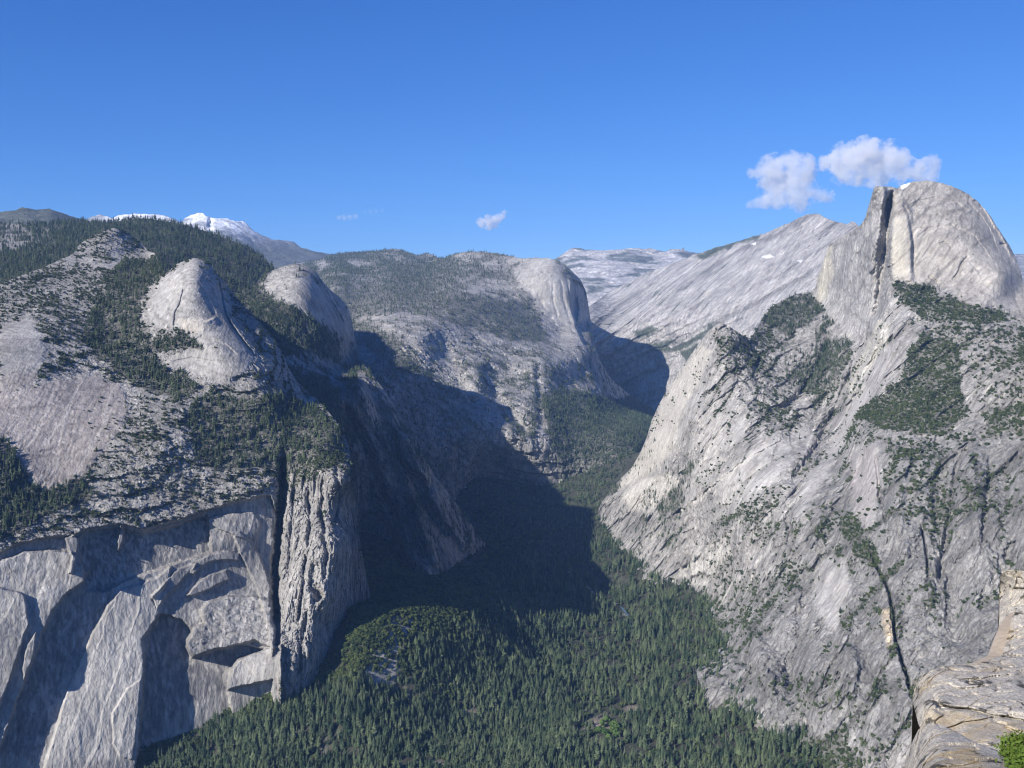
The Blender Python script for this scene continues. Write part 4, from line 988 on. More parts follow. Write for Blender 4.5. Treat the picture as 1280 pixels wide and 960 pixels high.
def conifer_crown(seed, n=110, R=.15, base=.12, top=1.0, droop=.35, ragged=.3):
    r = np.random.default_rng(seed)
    h = base + (top - base) * (np.arange(n) + r.random(n)) / n
    h = base + (top - base) * ((h - base) / (top - base)) ** .85
    t = (h - base) / (top - base)
    L = R * np.clip((1 - t) ** .75, .05, 1) * (1 - .45 * np.exp(-((t) / .12) ** 2)) * (1 + ragged * r.normal(size=n))
    L = np.clip(L, .012, R * 1.5)
    a = np.arange(n) * 2.4 + r.normal(size=n) * .5
    d = np.stack([np.cos(a), np.sin(a), -droop * (.5 + r.random(n)) + .5 * t], -1)
    side = np.stack([-np.sin(a), np.cos(a), 0 * a], -1)
    root = np.stack([0 * h, 0 * h, h], -1); tip = root + d * L[:, None]
    w = (L * (.40 + .25 * r.random(n)))[:, None]
    mid = root * .35 + tip * .65
    e1 = mid + side * w - np.array([0, 0, 1]) * w * .55; e2 = mid - side * w - np.array([0, 0, 1]) * w * .55
    rt = root + np.array([0, 0, .01])
    V = np.stack([rt, e1, tip, rt, tip, e2], 1).reshape(-1, 3)
    Fc = np.arange(len(V)).reshape(-1, 3)
    # leader
    k = len(V); s = .012
    V = np.concatenate([V, [[s, 0, top - .06], [-s, s, top - .06], [-s, -s, top - .06], [0, 0, top + .02]]])
    Fc = np.concatenate([Fc, [[k, k + 1, k + 3], [k + 1, k + 2, k + 3], [k + 2, k, k + 3]]])
    return V, Fc

def trunk_shape(r0, top, seg=6, seed=0, lean=.0):
    r = np.random.default_rng(seed)
    zs = np.array([-.04, .05, .3, .6, top]); rs = r0 * np.array([1.35, 1.0, .8, .5, .08])
    a = np.arange(seg) * 2 * np.pi / seg
    off = np.cumsum(r.normal(size=(5, 2)) * lean, 0)
    V = np.stack([np.stack([off[k, 0] + rs[k] * np.cos(a), off[k, 1] + rs[k] * np.sin(a), np.full(seg, zs[k])], -1) for k in range(5)]).reshape(-1, 3)
    Fq = []
    for k in range(4):
        for j in range(seg):
            p, q = k * seg + j, k * seg + (j + 1) % seg
            Fq += [[p, q, q + seg], [p, q + seg, p + seg]]
    return V, np.array(Fq)

def leafy_crown(seed, n=240, R=.42, zc=.6, rz=.38, lobes=7, leaf=.055, low=.15):
    r = np.random.default_rng(seed)
    lc = r.normal(size=(lobes, 3)); lc /= np.linalg.norm(lc, axis=1, keepdims=True)
    lc = lc * np.array([R * .6, R * .6, rz * .55]) * (.5 + .6 * r.random((lobes, 1))) + np.array([0, 0, zc])
    lr = (.5 + .35 * r.random(lobes))
    i = r.integers(0, lobes, n)
    d = r.normal(size=(n, 3)); d /= np.linalg.norm(d, axis=1, keepdims=True)
    c = lc[i] + d * (lr[i] * (.75 + .3 * r.random(n)))[:, None] * np.array([R, R, rz]) * .72
    c[:, 2] = np.clip(c[:, 2], low, 1.02)
    nrm = d + .7 * r.normal(size=(n, 3)); nrm /= np.linalg.norm(nrm, axis=1, keepdims=True)
    t = np.cross(nrm, r.normal(size=(n, 3))); t /= np.linalg.norm(t, axis=1, keepdims=True); s = np.cross(nrm, t)
    sz = (leaf * (.6 + .9 * r.random(n)))[:, None]
    V, Fq = quads(c, t * sz, s * sz * .7)
    return V, np.concatenate([Fq[:, [0, 1, 2]], Fq[:, [0, 2, 3]]])

def dead_branches(seed, n=46):
    r = np.random.default_rng(seed)
    h = .25 + .72 * r.random(n); a = r.random(n) * 6.28; L = .13 * (1.05 - h) * (.5 + r.random(n)) + .012
    d = np.stack([np.cos(a), np.sin(a), .1 + .5 * r.random(n)], -1)
    s = np.stack([-np.sin(a), np.cos(a), 0 * a], -1) * .004
    root = np.stack([0 * h, 0 * h, h], -1); tip = root + d * L[:, None]; z = np.array([0, 0, .004])
    V = np.stack([root - s, root + s, tip + z, root - z, root + z, tip], 1).reshape(-1, 3)
    return V, np.arange(len(V)).reshape(-1, 3)

def merge(*parts):
    V = []; Fc = []; M = []; k = 0
    for mi, (v, f) in enumerate(parts):
        V.append(v); Fc.append(np.asarray(f) + k); M += [mi] * len(f); k += len(v)
    return np.concatenate(V), np.concatenate(Fc), M

def whole_tree(name, crown, trunk, mats):
    V, Fc, M = merge(crown, trunk)
    return mesh_from(name, V, Fc, mats, mat_idx=M, smooth_shade=False)

species = {'conifer': [], 'oak': [], 'shrub': [], 'far': []}
for k, (R, n, base, dr) in enumerate(((.135, 120, .10, .4), (.165, 130, .06, .3), (.115, 100, .2, .5), (.19, 130, .14, .25), (.15, 90, .3, .35))):
    species['conifer'].append(whole_tree('conifer', conifer_crown(10 + k, n, R, base, droop=dr), trunk_shape(.016, .8, 5, k), [M_needle, M_bark]))
for k in range(3):
    species['far'].append(whole_tree('distant_conifer', conifer_crown(30 + k, 40, .18 + .03 * k, .08), trunk_shape(.02, .5, 4, k), [M_needle, M_bark]))
for k in range(4):
    species['oak'].append(whole_tree('oak', leafy_crown(40 + k, 260, .46, .56, .42, 6 + k, .07, .08), trunk_shape(.03, .6, 5, k), [M_oak, M_bark]))
for k in range(3):
    species['shrub'].append(whole_tree('shrub', leafy_crown(50 + k, 90, .62, .45, .42, 5, .12, .02), trunk_shape(.03, .4, 4, k), [M_shrub, M_bark]))

for mt_, cr_ in ((M_dead, dead_branches(61)),):
    species['conifer'].append(whole_tree('dead_conifer', cr_, trunk_shape(.016, .95, 5, 9), [mt_, mt_]))
# instancing of the countless rest -------------------------------------------------------------
def instancer(meshes):
    col = bpy.data.collections.new('tree_shapes')
    for i, me in enumerate(meshes):
        o = bpy.data.objects.new('%s_%02d' % (me.name, i), me); col.objects.link(o)
    ng = bpy.data.node_groups.new('grow', 'GeometryNodeTree')
    ng.interface.new_socket('Geometry', in_out='INPUT', socket_type='NodeSocketGeometry')
    ng.interface.new_socket('Geometry', in_out='OUTPUT', socket_type='NodeSocketGeometry')
    L = ng.links.new
    gi = ng.nodes.new('NodeGroupInput'); go = ng.nodes.new('NodeGroupOutput')
    ci = ng.nodes.new('GeometryNodeCollectionInfo'); ci.inputs['Collection'].default_value = col
    ci.inputs['Separate Children'].default_value = True; ci.inputs['Reset Children'].default_value = True
    ip = ng.nodes.new('GeometryNodeInstanceOnPoints'); ip.inputs['Pick Instance'].default_value = True
    def attr(name, typ):
        n = ng.nodes.new('GeometryNodeInputNamedAttribute'); n.data_type = typ; n.inputs['Name'].default_value = name
        return n.outputs['Attribute']
    L(gi.outputs[0], ip.inputs['Points']); L(ci.outputs[0], ip.inputs['Instance'])
    L(attr('kind_index', 'INT'), ip.inputs['Instance Index'])
    L(attr('turn', 'FLOAT_VECTOR'), ip.inputs['Rotation']); L(attr('size', 'FLOAT_VECTOR'), ip.inputs['Scale'])
    L(ip.outputs[0], go.inputs[0])
    return ng

NG = {k: instancer(v) for k, v in species.items()}

def forest(name, kind, pts, h, seed=0):
    if not len(pts): return
    r = np.random.default_rng(seed)
    me = bpy.data.meshes.new(name)
    me.vertices.add(len(pts)); me.vertices.foreach_set('co', np.asarray(pts, np.float32).ravel())
    a = me.attributes.new('kind_index', 'INT', 'POINT'); a.data.foreach_set('value', (np.where(r.random(len(pts)) < .025, 5, r.integers(0, 5, len(pts))) if kind == 'conifer' else r.integers(0, len(species[kind]), len(pts))).astype(np.int32))
    t = np.zeros((len(pts), 3), np.float32); t[:, 2] = r.random(len(pts)) * 6.28; t[:, :2] = r.normal(size=(len(pts), 2)) * .02
    a = me.attributes.new('turn', 'FLOAT_VECTOR', 'POINT'); a.data.foreach_set('vector', t.ravel())
    w = h * (.85 + .4 * r.random(len(pts)))
    a = me.attributes.new('size', 'FLOAT_VECTOR', 'POINT'); a.data.foreach_set('vector', np.stack([w, w, h], -1).astype(np.float32).ravel())
    o = link(name, me, kind='stuff')
    md = o.modifiers.new('grow', 'NODES'); md.node_group = NG[kind]
    return o

# ---- the trees that show largest: each an object of its own with trunk and crown
PROTO = {}
def proto(key, crown, trunk, cm, tm):
    PROTO[key] = (mesh_from('crown', crown[0], crown[1], cm, smooth_shade=False), mesh_from('trunk', trunk[0], trunk[1], tm, smooth_shade=False))
for k, (R, n, base, dr) in enumerate(((.125, 230, .10, .4), (.155, 250, .06, .3), (.105, 200, .2, .5), (.18, 250, .12, .25))):
    proto('conifer%d' % k, conifer_crown(110 + k, n, R, base, droop=dr), trunk_shape(.014, .85, 8, k), M_needle, M_bark)
for k in range(2):
    proto('oak%d' % k, leafy_crown(140 + k, 520, .44, .58, .42, 8, .05, .1), trunk_shape(.028, .65, 8, k, .01), M_oak, M_bark)
proto('fresh0', leafy_crown(150, 420, .40, .56, .42, 7, .05, .1), trunk_shape(.024, .65, 8, 1, .01), M_fresh, M_bark)
proto('dead0', dead_branches(160), trunk_shape(.015, .98, 7, 3), M_dead, M_dead)
NAMES = {'conifer0': ('conifer_tree', 'tall dark green conifer with drooping boughs in the valley forest', 'tall drooping conifers on the valley floor'),
         'conifer1': ('conifer_tree', 'tall green conifer clothed in boughs down to the ground in the valley forest', 'fully clothed conifers on the valley floor'),
         'conifer2': ('conifer_tree', 'very slim spire-shaped conifer in the valley forest', 'slim conifers on the valley floor'),
         'conifer3': ('conifer_tree', 'broad cone-shaped conifer in the valley forest', 'broad conifers on the valley floor'),
         'oak0': ('oak_tree', 'round-crowned dark green oak among the valley conifers', 'oaks among the valley conifers'),
         'oak1': ('oak_tree', 'uneven-crowned dark green oak among the valley conifers', 'uneven oaks among the valley conifers'),
         'fresh0': ('broadleaf_tree', 'bright yellow-green broadleaf tree beside a dark gap in the valley forest', 'bright green broadleaf trees in the valley'),
         'dead0': ('dead_tree', 'bare grey dead tree standing among green valley conifers', 'bare dead trees in the valley forest')}
r = np.random.default_rng(123)
inframe = (tu > 6) & (tu < 1060) & (tv < 958) & (tv > 700)
show = np.where(inframe, hh / np.linalg.norm(tp - np.array([0, 0, CZ]), axis=1), 0)
order = np.argsort(-show)[:291]
single = np.zeros(len(tp), bool); single[order] = True
picks = [(tp[i], hh[i], ('oak%d' % r.integers(2)) if isoak[i] else ('dead0' if r.random() < .035 else 'conifer%d' % r.choice(4, p=[.34, .26, .22, .18]))) for i in order]
fz = [(748, 912), (754, 905), (760, 901), (766, 906), (756, 915), (764, 913), (771, 909), (761, 921), (770, 918)]
for u, v in fz:
    q = point(u, v, dist_for_z(u, v, 9.)); q[2] = floor_z(q[:1], q[1:2])[0]
    picks.append((q, 21 + 7 * r.random(), 'fresh0'))
first = {}
for q, h, key in picks:
    nm, lab, grp = NAMES[key]
    if key in first:
        src = first[key]
        t = src[0].copy(); C.objects.link(t)
        kids = []
        for s in src[1:]:
            c = s.copy(); C.objects.link(c); c.parent = t
    else:
        t = bpy.data.objects.new(nm, None); C.objects.link(t); t.empty_display_size = .1
        cr = link('crown', PROTO[key][0], parent=t); tk = link('trunk', PROTO[key][1], parent=t)
        first[key] = (t, cr, tk)
    w = h * (.9 + .3 * r.random())
    t.location = q; t.rotation_euler = (0, 0, r.random() * 6.28); t.scale = (w, w, h)
    t['label'] = lab; t['category'] = 'tree'; t['group'] = grp

rest = ~single
forest('valley_forest', 'conifer', tp[rest & ~isoak], hh[rest & ~isoak], 1)
forest('valley_oak_woods', 'oak', tp[rest & isoak], hh[rest & isoak], 2)
names = {('conifer', 'granite_wall'): 'wall_forest', ('shrub', 'granite_wall'): 'wall_shrubbery', ('conifer', 'cliff_mountain'): 'cliff_forest', ('shrub', 'cliff_mountain'): 'cliff_shrubbery', ('conifer', 'forested_ridge'): 'ridge_forest', ('conifer', 'granite_dome'): 'canyon_forest', ('far', 'forested_plateau'): 'plateau_forest', ('conifer', 'forested_plateau'): 'slope_forest', ('far', 'granite_slope'): 'distant_forest'}
acc = {}
for kind, q, h, src in scatter:
    acc.setdefault((kind, src), []).append((q, h))
for (kind, src), lst in acc.items():
    q = np.concatenate([a for a, _ in lst]); h = np.concatenate([b for _, b in lst])
    pu_, pv_ = project(q)
    k = (pu_ > -260) & (pu_ < 1330) & (pv_ < 1010)
    print('forest', names[(kind, src)], k.sum())
    forest(names[(kind, src)], kind, q[k], h[k], len(src))
print('valley trees', len(tp), 'time', time.time() - T0)
# ================================================================================ clouds
def cloud(puffs, D, label, dens, seed, nscale, erode=1.0):
    pf = np.array(puffs, float)
    r = np.random.default_rng(seed)
    nscale = nscale * .75
    c = point(pf[:, 0], pf[:, 1], np.full(len(pf), D)); px = D / F
    c[:, 1] += r.normal(size=len(pf)) * pf[:, 2] * px * .5
    rad = pf[:, 2] * px * 1.15
    org = c.mean(0)
    # hull: the union of the puffs
    import bmesh
    bm = bmesh.new()
    for k in range(len(pf)):
        s = bmesh.ops.create_icosphere(bm, subdivisions=3, radius=rad[k] * 1.18)
        bmesh.ops.translate(bm, verts=s['verts'], vec=tuple(c[k] - org))
    tmp = bpy.data.meshes.new('tmp'); bm.to_mesh(tmp); bm.free()
    o = bpy.data.objects.new('tmp', tmp); C.objects.link(o)
    md = o.modifiers.new('r', 'REMESH'); md.mode = 'VOXEL'; md.voxel_size = float(rad.min() * .3)
    dg = bpy.context.evaluated_depsgraph_get()
    me = bpy.data.meshes.new_from_object(o.evaluated_get(dg)); bpy.data.objects.remove(o)
    me.name = 'cloud'; me.materials.clear()
    mt = bpy.data.materials.new('cloud_vapour'); mt.use_nodes = True
    nt = mt.node_tree; nt.nodes.clear(); L = nt.links.new
    out = nt.nodes.new('ShaderNodeOutputMaterial'); v = nt.nodes.new('ShaderNodeVolumePrincipled')
    v.inputs['Color'].default_value = (.985, .99, 1, 1); v.inputs['Anisotropy'].default_value = .1
    tc = nt.nodes.new('ShaderNodeTexCoord')
    last = None
    n1 = nt.nodes.new('ShaderNodeTexNoise'); n1.inputs['Scale'].default_value = 1.0 / nscale; n1.inputs['Detail'].default_value = 6; n1.inputs['Roughness'].default_value = .68
    L(tc.outputs['Object'], n1.inputs['Vector'])
    for k in range(len(pf)):
        d = nt.nodes.new('ShaderNodeVectorMath'); d.operation = 'DISTANCE'; d.inputs[1].default_value = tuple(c[k] - org)
        L(tc.outputs['Object'], d.inputs[0])
        m = nt.nodes.new('ShaderNodeMath'); m.operation = 'MULTIPLY_ADD'; m.inputs[1].default_value = -1.0 / rad[k]; m.inputs[2].default_value = 1.0
        L(d.outputs['Value'], m.inputs[0])
        if last is None: last = m
        else:
            x = nt.nodes.new('ShaderNodeMath'); x.operation = 'SMOOTH_MAX'; x.inputs[2].default_value = .15
            L(last.outputs[0], x.inputs[0]); L(m.outputs[0], x.inputs[1]); last = x
    a = nt.nodes.new('ShaderNodeMath'); a.operation = 'MULTIPLY_ADD'; a.inputs[1].default_value = 4.6 * erode; a.inputs[2].default_value = -2.2 * erode
    L(n1.outputs[0], a.inputs[0])
    s = nt.nodes.new('ShaderNodeMath'); s.operation = 'ADD'; L(a.outputs[0], s.inputs[0]); L(last.outputs[0], s.inputs[1])
    mr = nt.nodes.new('ShaderNodeMapRange'); mr.interpolation_type = 'SMOOTHSTEP'; mr.inputs['From Min'].default_value = .0; mr.inputs['From Max'].default_value = .5; mr.inputs['To Max'].default_value = dens
    L(s.outputs[0], mr.inputs['Value']); L(mr.outputs[0], v.inputs['Density']); L(v.outputs[0], out.inputs['Volume'])
    me.materials.append(mt)
    o = link('cloud', me, label=label, cat='cloud')
    o.location = org
    return o

cloud([(1034, 204, 9), (1046, 202, 14), (1060, 199, 18), (1078, 193, 16), (1095, 196, 18), (1112, 192, 14), (1118, 206, 16), (1100, 212, 17), (1075, 211, 16), (1052, 217, 12), (1132, 217, 12), (1148, 216, 12), (1160, 209, 10), (1166, 203, 8), (1160, 220, 9)], 20000,
      'large lumpy white cloud just over the summit of the tall rounded granite peak', 0.0042, 1, 300)
cloud([(950, 216, 7), (965, 213, 16), (985, 208, 15), (1000, 209, 12), (1008, 220, 10), (975, 228, 19), (995, 236, 18), (972, 244, 13), (1000, 250, 13), (1014, 246, 8), (1036, 246, 8), (958, 250, 9), (1026, 244, 8), (1014, 211, 8), (940, 216, 6), (950, 214, 7), (938, 255, 5), (948, 254, 6)], 20500,
      'ragged grey-bottomed white cloud above the long bare granite slope', 0.0036, 2, 300)
cloud([(602, 278, 6), (611, 277.5, 7), (619, 275, 6.5), (626, 270, 5), (631, 266, 3.5), (611, 283, 4.5), (619, 283, 3.5)], 18500, 'small lone white cloud over the middle of the forested plateau', .008, 3, 120, .8)
cloud([(424, 272, 3), (430, 272, 3.6), (437, 271.5, 3.6), (444, 270.5, 3)], 18500, 'faint thin streak of cloud, lower of two small wisps', .0035, 4, 70, .9)
cloud([(456, 265.5, 2.2), (463, 264.5, 2.8), (470, 264, 2.8), (477, 263, 2.2)], 18500, 'fainter thin streak of cloud, higher of two small wisps', .0016, 5, 70, .9)
# ================================================================================ the lookout's own rocks, a few metres away
def lichen_material(name, ochre):
    m, nt, b = new_mat(name)
    L = nt.links.new
    geo = N(nt, 'ShaderNodeNewGeometry')
    at = N(nt, 'ShaderNodeAttribute', attribute_name='tint')
    def noise(sc, det=6., rough=.6, off=0.):
        n = N(nt, 'ShaderNodeTexNoise', i_Scale=sc, i_Detail=det, i_Roughness=rough)
        mp = N(nt, 'ShaderNodeMapping'); mp.inputs['Location'].default_value = (off, off * .7, off * 1.3)
        L(geo.outputs['Position'], mp.inputs['Vector']); L(mp.outputs[0], n.inputs['Vector'])
        return n
    def ramp(n, lo, hi, a=0., bb=1.):
        r = N(nt, 'ShaderNodeMapRange'); r.inputs['From Min'].default_value = lo; r.inputs['From Max'].default_value = hi; r.inputs['To Min'].default_value = a; r.inputs['To Max'].default_value = bb
        L(n.outputs[0], r.inputs['Value']); return r
    def mix(fac, c1, c2, mode='MIX'):
        x = N(nt, 'ShaderNodeMix', data_type='RGBA', blend_type=mode)
        if hasattr(fac, 'outputs'): L(fac.outputs[0], x.inputs[0])
        else: x.inputs[0].default_value = fac
        for i, c in ((6, c1), (7, c2)):
            if isinstance(c, tuple): x.inputs[i].default_value = (*c, 1)
            else: L(c, x.inputs[i])
        return x.outputs[2]
    grain = noise(60, 4, .75); mid = noise(7., 6, .65, 3); big = noise(1.6, 5, .6, 9); blot = noise(5.0, 7, .7, 21); och = noise(1.9, 5, .62, 33)
    col = mix(ramp(grain, .3, .7), (.45, .45, .46), (1.5, 1.48, 1.42))
    col = mix(1., at.outputs['Color'], col, 'MULTIPLY')
    col = mix(1., col, mix(ramp(mid, .3, .7), (.7, .7, .72), (1.22, 1.2, 1.16)), 'MULTIPLY')
    col = mix(ramp(och, .52, .66, 0, ochre), col, (.40, .29, .13))
    col = mix(ramp(big, .55, .72, 0, .6), col, (.23, .22, .21))
    col = mix(ramp(blot, .55, .61, 0, .92), col, (.045, .045, .042))
    L(col, b.inputs['Base Color'])
    bp = N(nt, 'ShaderNodeBump', i_Strength=.8); bp.inputs['Distance'].default_value = .03
    ad = N(nt, 'ShaderNodeMath', operation='MULTIPLY_ADD'); ad.inputs[1].default_value = .35
    L(grain.outputs[0], ad.inputs[0]); L(mid.outputs[0], ad.inputs[2]); L(ad.outputs[0], bp.inputs['Height']); L(bp.outputs[0], b.inputs['Normal'])
    return m

M_lichen = lichen_material('lichen_granite', .55)
M_ochre = lichen_material('ochre_granite', .95)
m, nt, b = new_mat('weathered_slab'); M_tan = m
g_ = N(nt, 'ShaderNodeNewGeometry'); n_ = N(nt, 'ShaderNodeTexNoise', i_Scale=14., i_Detail=6., i_Roughness=.7)
nt.links.new(g_.outputs['Position'], n_.inputs['Vector'])
r_ = N(nt, 'ShaderNodeValToRGB'); r_.color_ramp.elements[0].position = .3; r_.color_ramp.elements[0].color = (.30, .25, .19, 1); r_.color_ramp.elements[1].position = .7; r_.color_ramp.elements[1].color = (.44, .37, .29, 1)
nt.links.new(n_.outputs[0], r_.inputs[0]); nt.links.new(r_.outputs[0], b.inputs['Base Color'])

def near_rock(name, label, top, bottom, ctrl, mat, amp, du=.5, rows=150, thick=2.0, fn=None, crest=.4, tint=(.44, .415, .37), on=None):
    if on:                                   # the ledge runs on to the right beyond the view
        top = [p for p in top if p[0] < 1400]; bottom = [p for p in bottom if p[0] < 1400]; ctrl = [p for p in ctrl if p[0] < 1400]
        b1400 = bottom[-1][1]
        for k in (.66, .8, 1.05, 1.5, 2.1):
            yt, zt, yb, zb = on
            for y, z, lst in ((yt, zt, top), (yb, zb, bottom), ((yt + yb) / 2, (zt + zb) / 2, None)):
                pu_, pv_ = project(np.array([[k * y, y, CZ + z]]))
                if lst is not None: lst.append((float(pu_[0]), float(pv_[0])))
                ctrl.append((float(pu_[0]), float(pv_[0]), y * math.hypot(1, k)))
        bottom[-1] = (max(bottom[-1][0], top[-1][0] + 1), bottom[-1][1])
    m = Mass(name, top, bottom, ctrl, du=du, rows=rows, back=(thick, 6), crest=crest)
    if fn: fn(m)
    relief(m, VERT, [('f', 1.1, 1.1, amp * .55, 2), ('r', .4, .4, amp * .07, 3), ('f', .1, .1, amp * .07, 3)])
    if mat is not M_tan: blocks(m, rot_frame((1, .4, 0), UP), .5, .16, .05, np.ones_like(m.u))
    m.tint[:] = tint
    nr, nc = m.u.shape
    P = point(m.u, m.v, m.D)
    hor = np.stack(direction(m.u[0], m.v[0]), -1); hor[:, 2] = 0
    rows_ = []
    for k in range(6, 0, -1):
        t = k / 6
        q = P[0] + hor * (t * thick); q[:, 2] = P[0][:, 2] + (P[0][:, 2] - CZ) / m.D[0] * t * thick - .5 * thick * t * t - .01
        rows_.append(q)
    V = np.concatenate([np.stack(rows_), P], 0)
    # close the free left side
    side = []
    for k in (2, 1):
        q = V[:, 0] - np.array([0, 0, CZ]); q = q * (1 + .06 * k * thick) + np.array([0, 0, CZ - .12 * k]); side.append(q)
    V = np.concatenate([np.stack(side, 1), V], 1)
    tt = np.broadcast_to(np.array(tint), V.shape).reshape(-1, 3)
    me = mesh_from(name, V.reshape(-1, 3), grid_faces(V.shape[0], V.shape[1]), mat, tt)
    return link(name, me, label=label, cat='rock')

def upper_fn(m):
    m.groove([(1170, 880), (1190, 885), (1210, 886), (1235, 893), (1262, 897), (1300, 905)], 1.6, .10, .3)
    m.groove([(1152, 850), (1165, 868), (1180, 890)], 3, .05)
near_rock('rock_ledge', 'grey granite ledge with black lichen and a long dark crack, above the ochre-edged ledge',
          [(1141, 872), (1143, 862), (1147, 853), (1155, 843), (1166, 837), (1180, 833), (1200, 830), (1222, 828), (1236, 826), (1250, 819), (1264, 814), (1280, 810), (1330, 800), (1420, 790)],
          [(1141, 878), (1148, 905), (1160, 930), (1185, 945), (1215, 960), (1250, 975), (1280, 995), (1420, 1080)],
          [(1141, 872, 7.9), (1147, 853, 7.8), (1166, 837, 7.8), (1200, 830, 7.9), (1250, 819, 8.3), (1280, 810, 8.6), (1420, 790, 9.0), (1150, 880, 7.2), (1185, 900, 6.9), (1215, 925, 6.6), (1250, 940, 6.5), (1280, 955, 6.4), (1200, 865, 7.35), (1260, 870, 7.4), (1420, 860, 7.6), (1420, 1040, 5.5)],
          M_lichen, .10, fn=upper_fn, on=(8.2, -2.98, 5.5, -3.1))
near_rock('rock_ledge', 'lower ochre-edged granite ledge with yellow lichen, nearest the viewer',
          [(1122, 990), (1130, 960), (1135, 944), (1141, 926), (1148, 912), (1154, 906), (1164, 903.5), (1180, 907), (1200, 917), (1218, 928), (1240, 936), (1256, 942), (1280, 956), (1330, 985), (1420, 1030)],
          [(1122, 1010), (1420, 1110)],
          [(1122, 990, 6.6), (1135, 944, 6.5), (1148, 912, 6.45), (1164, 904, 6.4), (1200, 917, 6.2), (1240, 936, 6.0), (1280, 956, 5.9), (1420, 1030, 5.2), (1150, 960, 5.7), (1200, 960, 5.4), (1250, 970, 5.2), (1140, 1000, 5.3), (1250, 1020, 4.6), (1420, 1100, 4.2)],
          M_ochre, .08, on=(5.3, -2.62, 3.0, -2.5))
near_rock('rock_block', 'upright pale granite block with ochre stains, standing behind the ledges',
          [(1249, 740), (1250, 722), (1252, 714.5), (1257, 713), (1268, 712.5), (1280, 714), (1340, 716), (1420, 720)],
          [(1249, 830), (1420, 850)],
          [(1249, 740, 12.6), (1253, 715, 12.2), (1280, 714, 12.0), (1420, 720, 11.5), (1256, 760, 11.9), (1280, 760, 11.8), (1420, 780, 11.0), (1256, 830, 11.6), (1280, 830, 11.4), (1420, 850, 10.5)],
          M_ochre, .08, fn=lambda m: m.groove([(1266, 735), (1276, 736), (1290, 735)], 1., .15), on=(10.6, -3.15, 10.1, -4.2))
near_rock('rock_slab', 'smooth tan stone slab leaning at the foot of the upright block',
          [(1214, 829), (1224, 824), (1234, 820), (1238, 811), (1242, 800), (1247, 788), (1251, 779), (1256, 772), (1262, 767), (1267, 765), (1280, 762)],
          [(1214, 838), (1280, 838)],
          [(1214, 829, 9.6), (1234, 820, 9.6), (1247, 788, 10.3), (1256, 772, 10.7), (1267, 765, 10.9), (1280, 762, 10.9), (1224, 836, 9.1), (1262, 830, 9.5), (1280, 830, 9.5), (1255, 800, 10.0)],
          M_tan, .01, thick=.6, crest=.2)
# stones at the foot of the block
near_rock('stone', 'ochre-stained stone right of the leaning tan slab, below the upright block',
          [(1254, 812), (1257, 803), (1260, 793), (1263, 780), (1267, 766), (1272, 760), (1280, 757), (1330, 756), (1420, 760)], [(1254, 836), (1420, 850)],
          [(1254, 812, 9.6), (1263, 780, 10.1), (1272, 760, 10.4), (1420, 760, 10.0), (1270, 830, 9.2), (1420, 850, 8.8)], M_ochre, .09, thick=.7, on=(9.3, -3.14, 8.1, -3.5))

# leafy bush growing from the crack
r = np.random.default_rng(5)
M_bush = leaf_material('bush_leaves', (.06, .10, .015), (.15, .20, .04))
bush = bpy.data.objects.new('bush', None); C.objects.link(bush)
base = point(1276., 965., 5.5); bush.location = base
bush['label'] = 'small bright yellow-green bush growing from the crack between the two ledges'; bush['category'] = 'bush'
V = []; Fl = []
stems = []; sf = []
k0 = 0
tips = []
for uu, vv, dd in ((1262, 930, 5.75), (1268, 927, 5.7), (1274, 925, 5.7), (1280, 928, 5.65), (1258, 938, 5.7), (1266, 940, 5.6), (1276, 940, 5.55), (1284, 935, 5.6), (1290, 945, 5.5), (1270, 952, 5.45), (1280, 955, 5.4), (1272, 962, 5.35), (1286, 960, 5.4), (1292, 932, 5.6), (1262, 948, 5.6)):
    tips.append(point(uu, vv, dd) - base)
for t in tips:
    mids = t * .5 + r.normal(size=3) * .01
    for a, b2, w0, w1 in ((np.zeros(3), mids, .006, .004), (mids, t, .004, .002)):
        for kk in range(2):
            s = np.array([1., 0, 0]) if kk else np.array([0, 1., 0])
            stems += [a - s * w0, a + s * w0, b2 + s * w1, b2 - s * w1]; sf.append([k0, k0 + 1, k0 + 2, k0 + 3]); k0 += 4
    n = 130
    c = t + r.normal(size=(n, 3)) * np.array([.022, .026, .019])
    nr = r.normal(size=(n, 3)) + np.array([-.3, -.5, .9]); nr /= np.linalg.norm(nr, axis=1, keepdims=True)
    a1 = np.cross(nr, r.normal(size=(n, 3))); a1 /= np.linalg.norm(a1, axis=1, keepdims=True); b1 = np.cross(nr, a1)
    sz = (.005 + .005 * r.random(n))[:, None]
    V.append(np.stack([c - a1 * sz * 1.5, c + b1 * sz * .7, c + a1 * sz * 1.5, c - b1 * sz * .7], 1).reshape(-1, 3))
V = np.concatenate(V)
link('leaves', mesh_from('leaves', V, np.arange(len(V)).reshape(-1, 4), M_bush, smooth_shade=False), parent=bush)
link('stem', mesh_from('stem', stems, sf, M_bark, smooth_shade=False), parent=bush)
# ================================================================================ daylight
SUN_EL = math.radians(29.0)
SUN_HEAD = math.radians(-136.0)      # bearing of the sun measured from the viewing direction (+Y), clockwise positive
sv = np.array([math.sin(SUN_HEAD) * math.cos(SUN_EL), math.cos(SUN_HEAD) * math.cos(SUN_EL), math.sin(SUN_EL)])
sl_ = bpy.data.lights.new('sun', 'SUN'); sl_.energy = 5.0; sl_.angle = math.radians(.5); sl_.color = (1, .94, .86)
so = bpy.data.objects.new('sun', sl_); C.objects.link(so)
import mathutils
so.rotation_euler = mathutils.Vector(sv).to_track_quat('Z', 'Y').to_euler()
so.location = (0, 0, 4000)
w = bpy.data.worlds.new('World'); bpy.context.scene.world = w; w.use_nodes = True
nt = w.node_tree; nt.nodes.clear()
sky = nt.nodes.new('ShaderNodeTexSky'); sky.sky_type = 'NISHITA'; sky.sun_disc = False
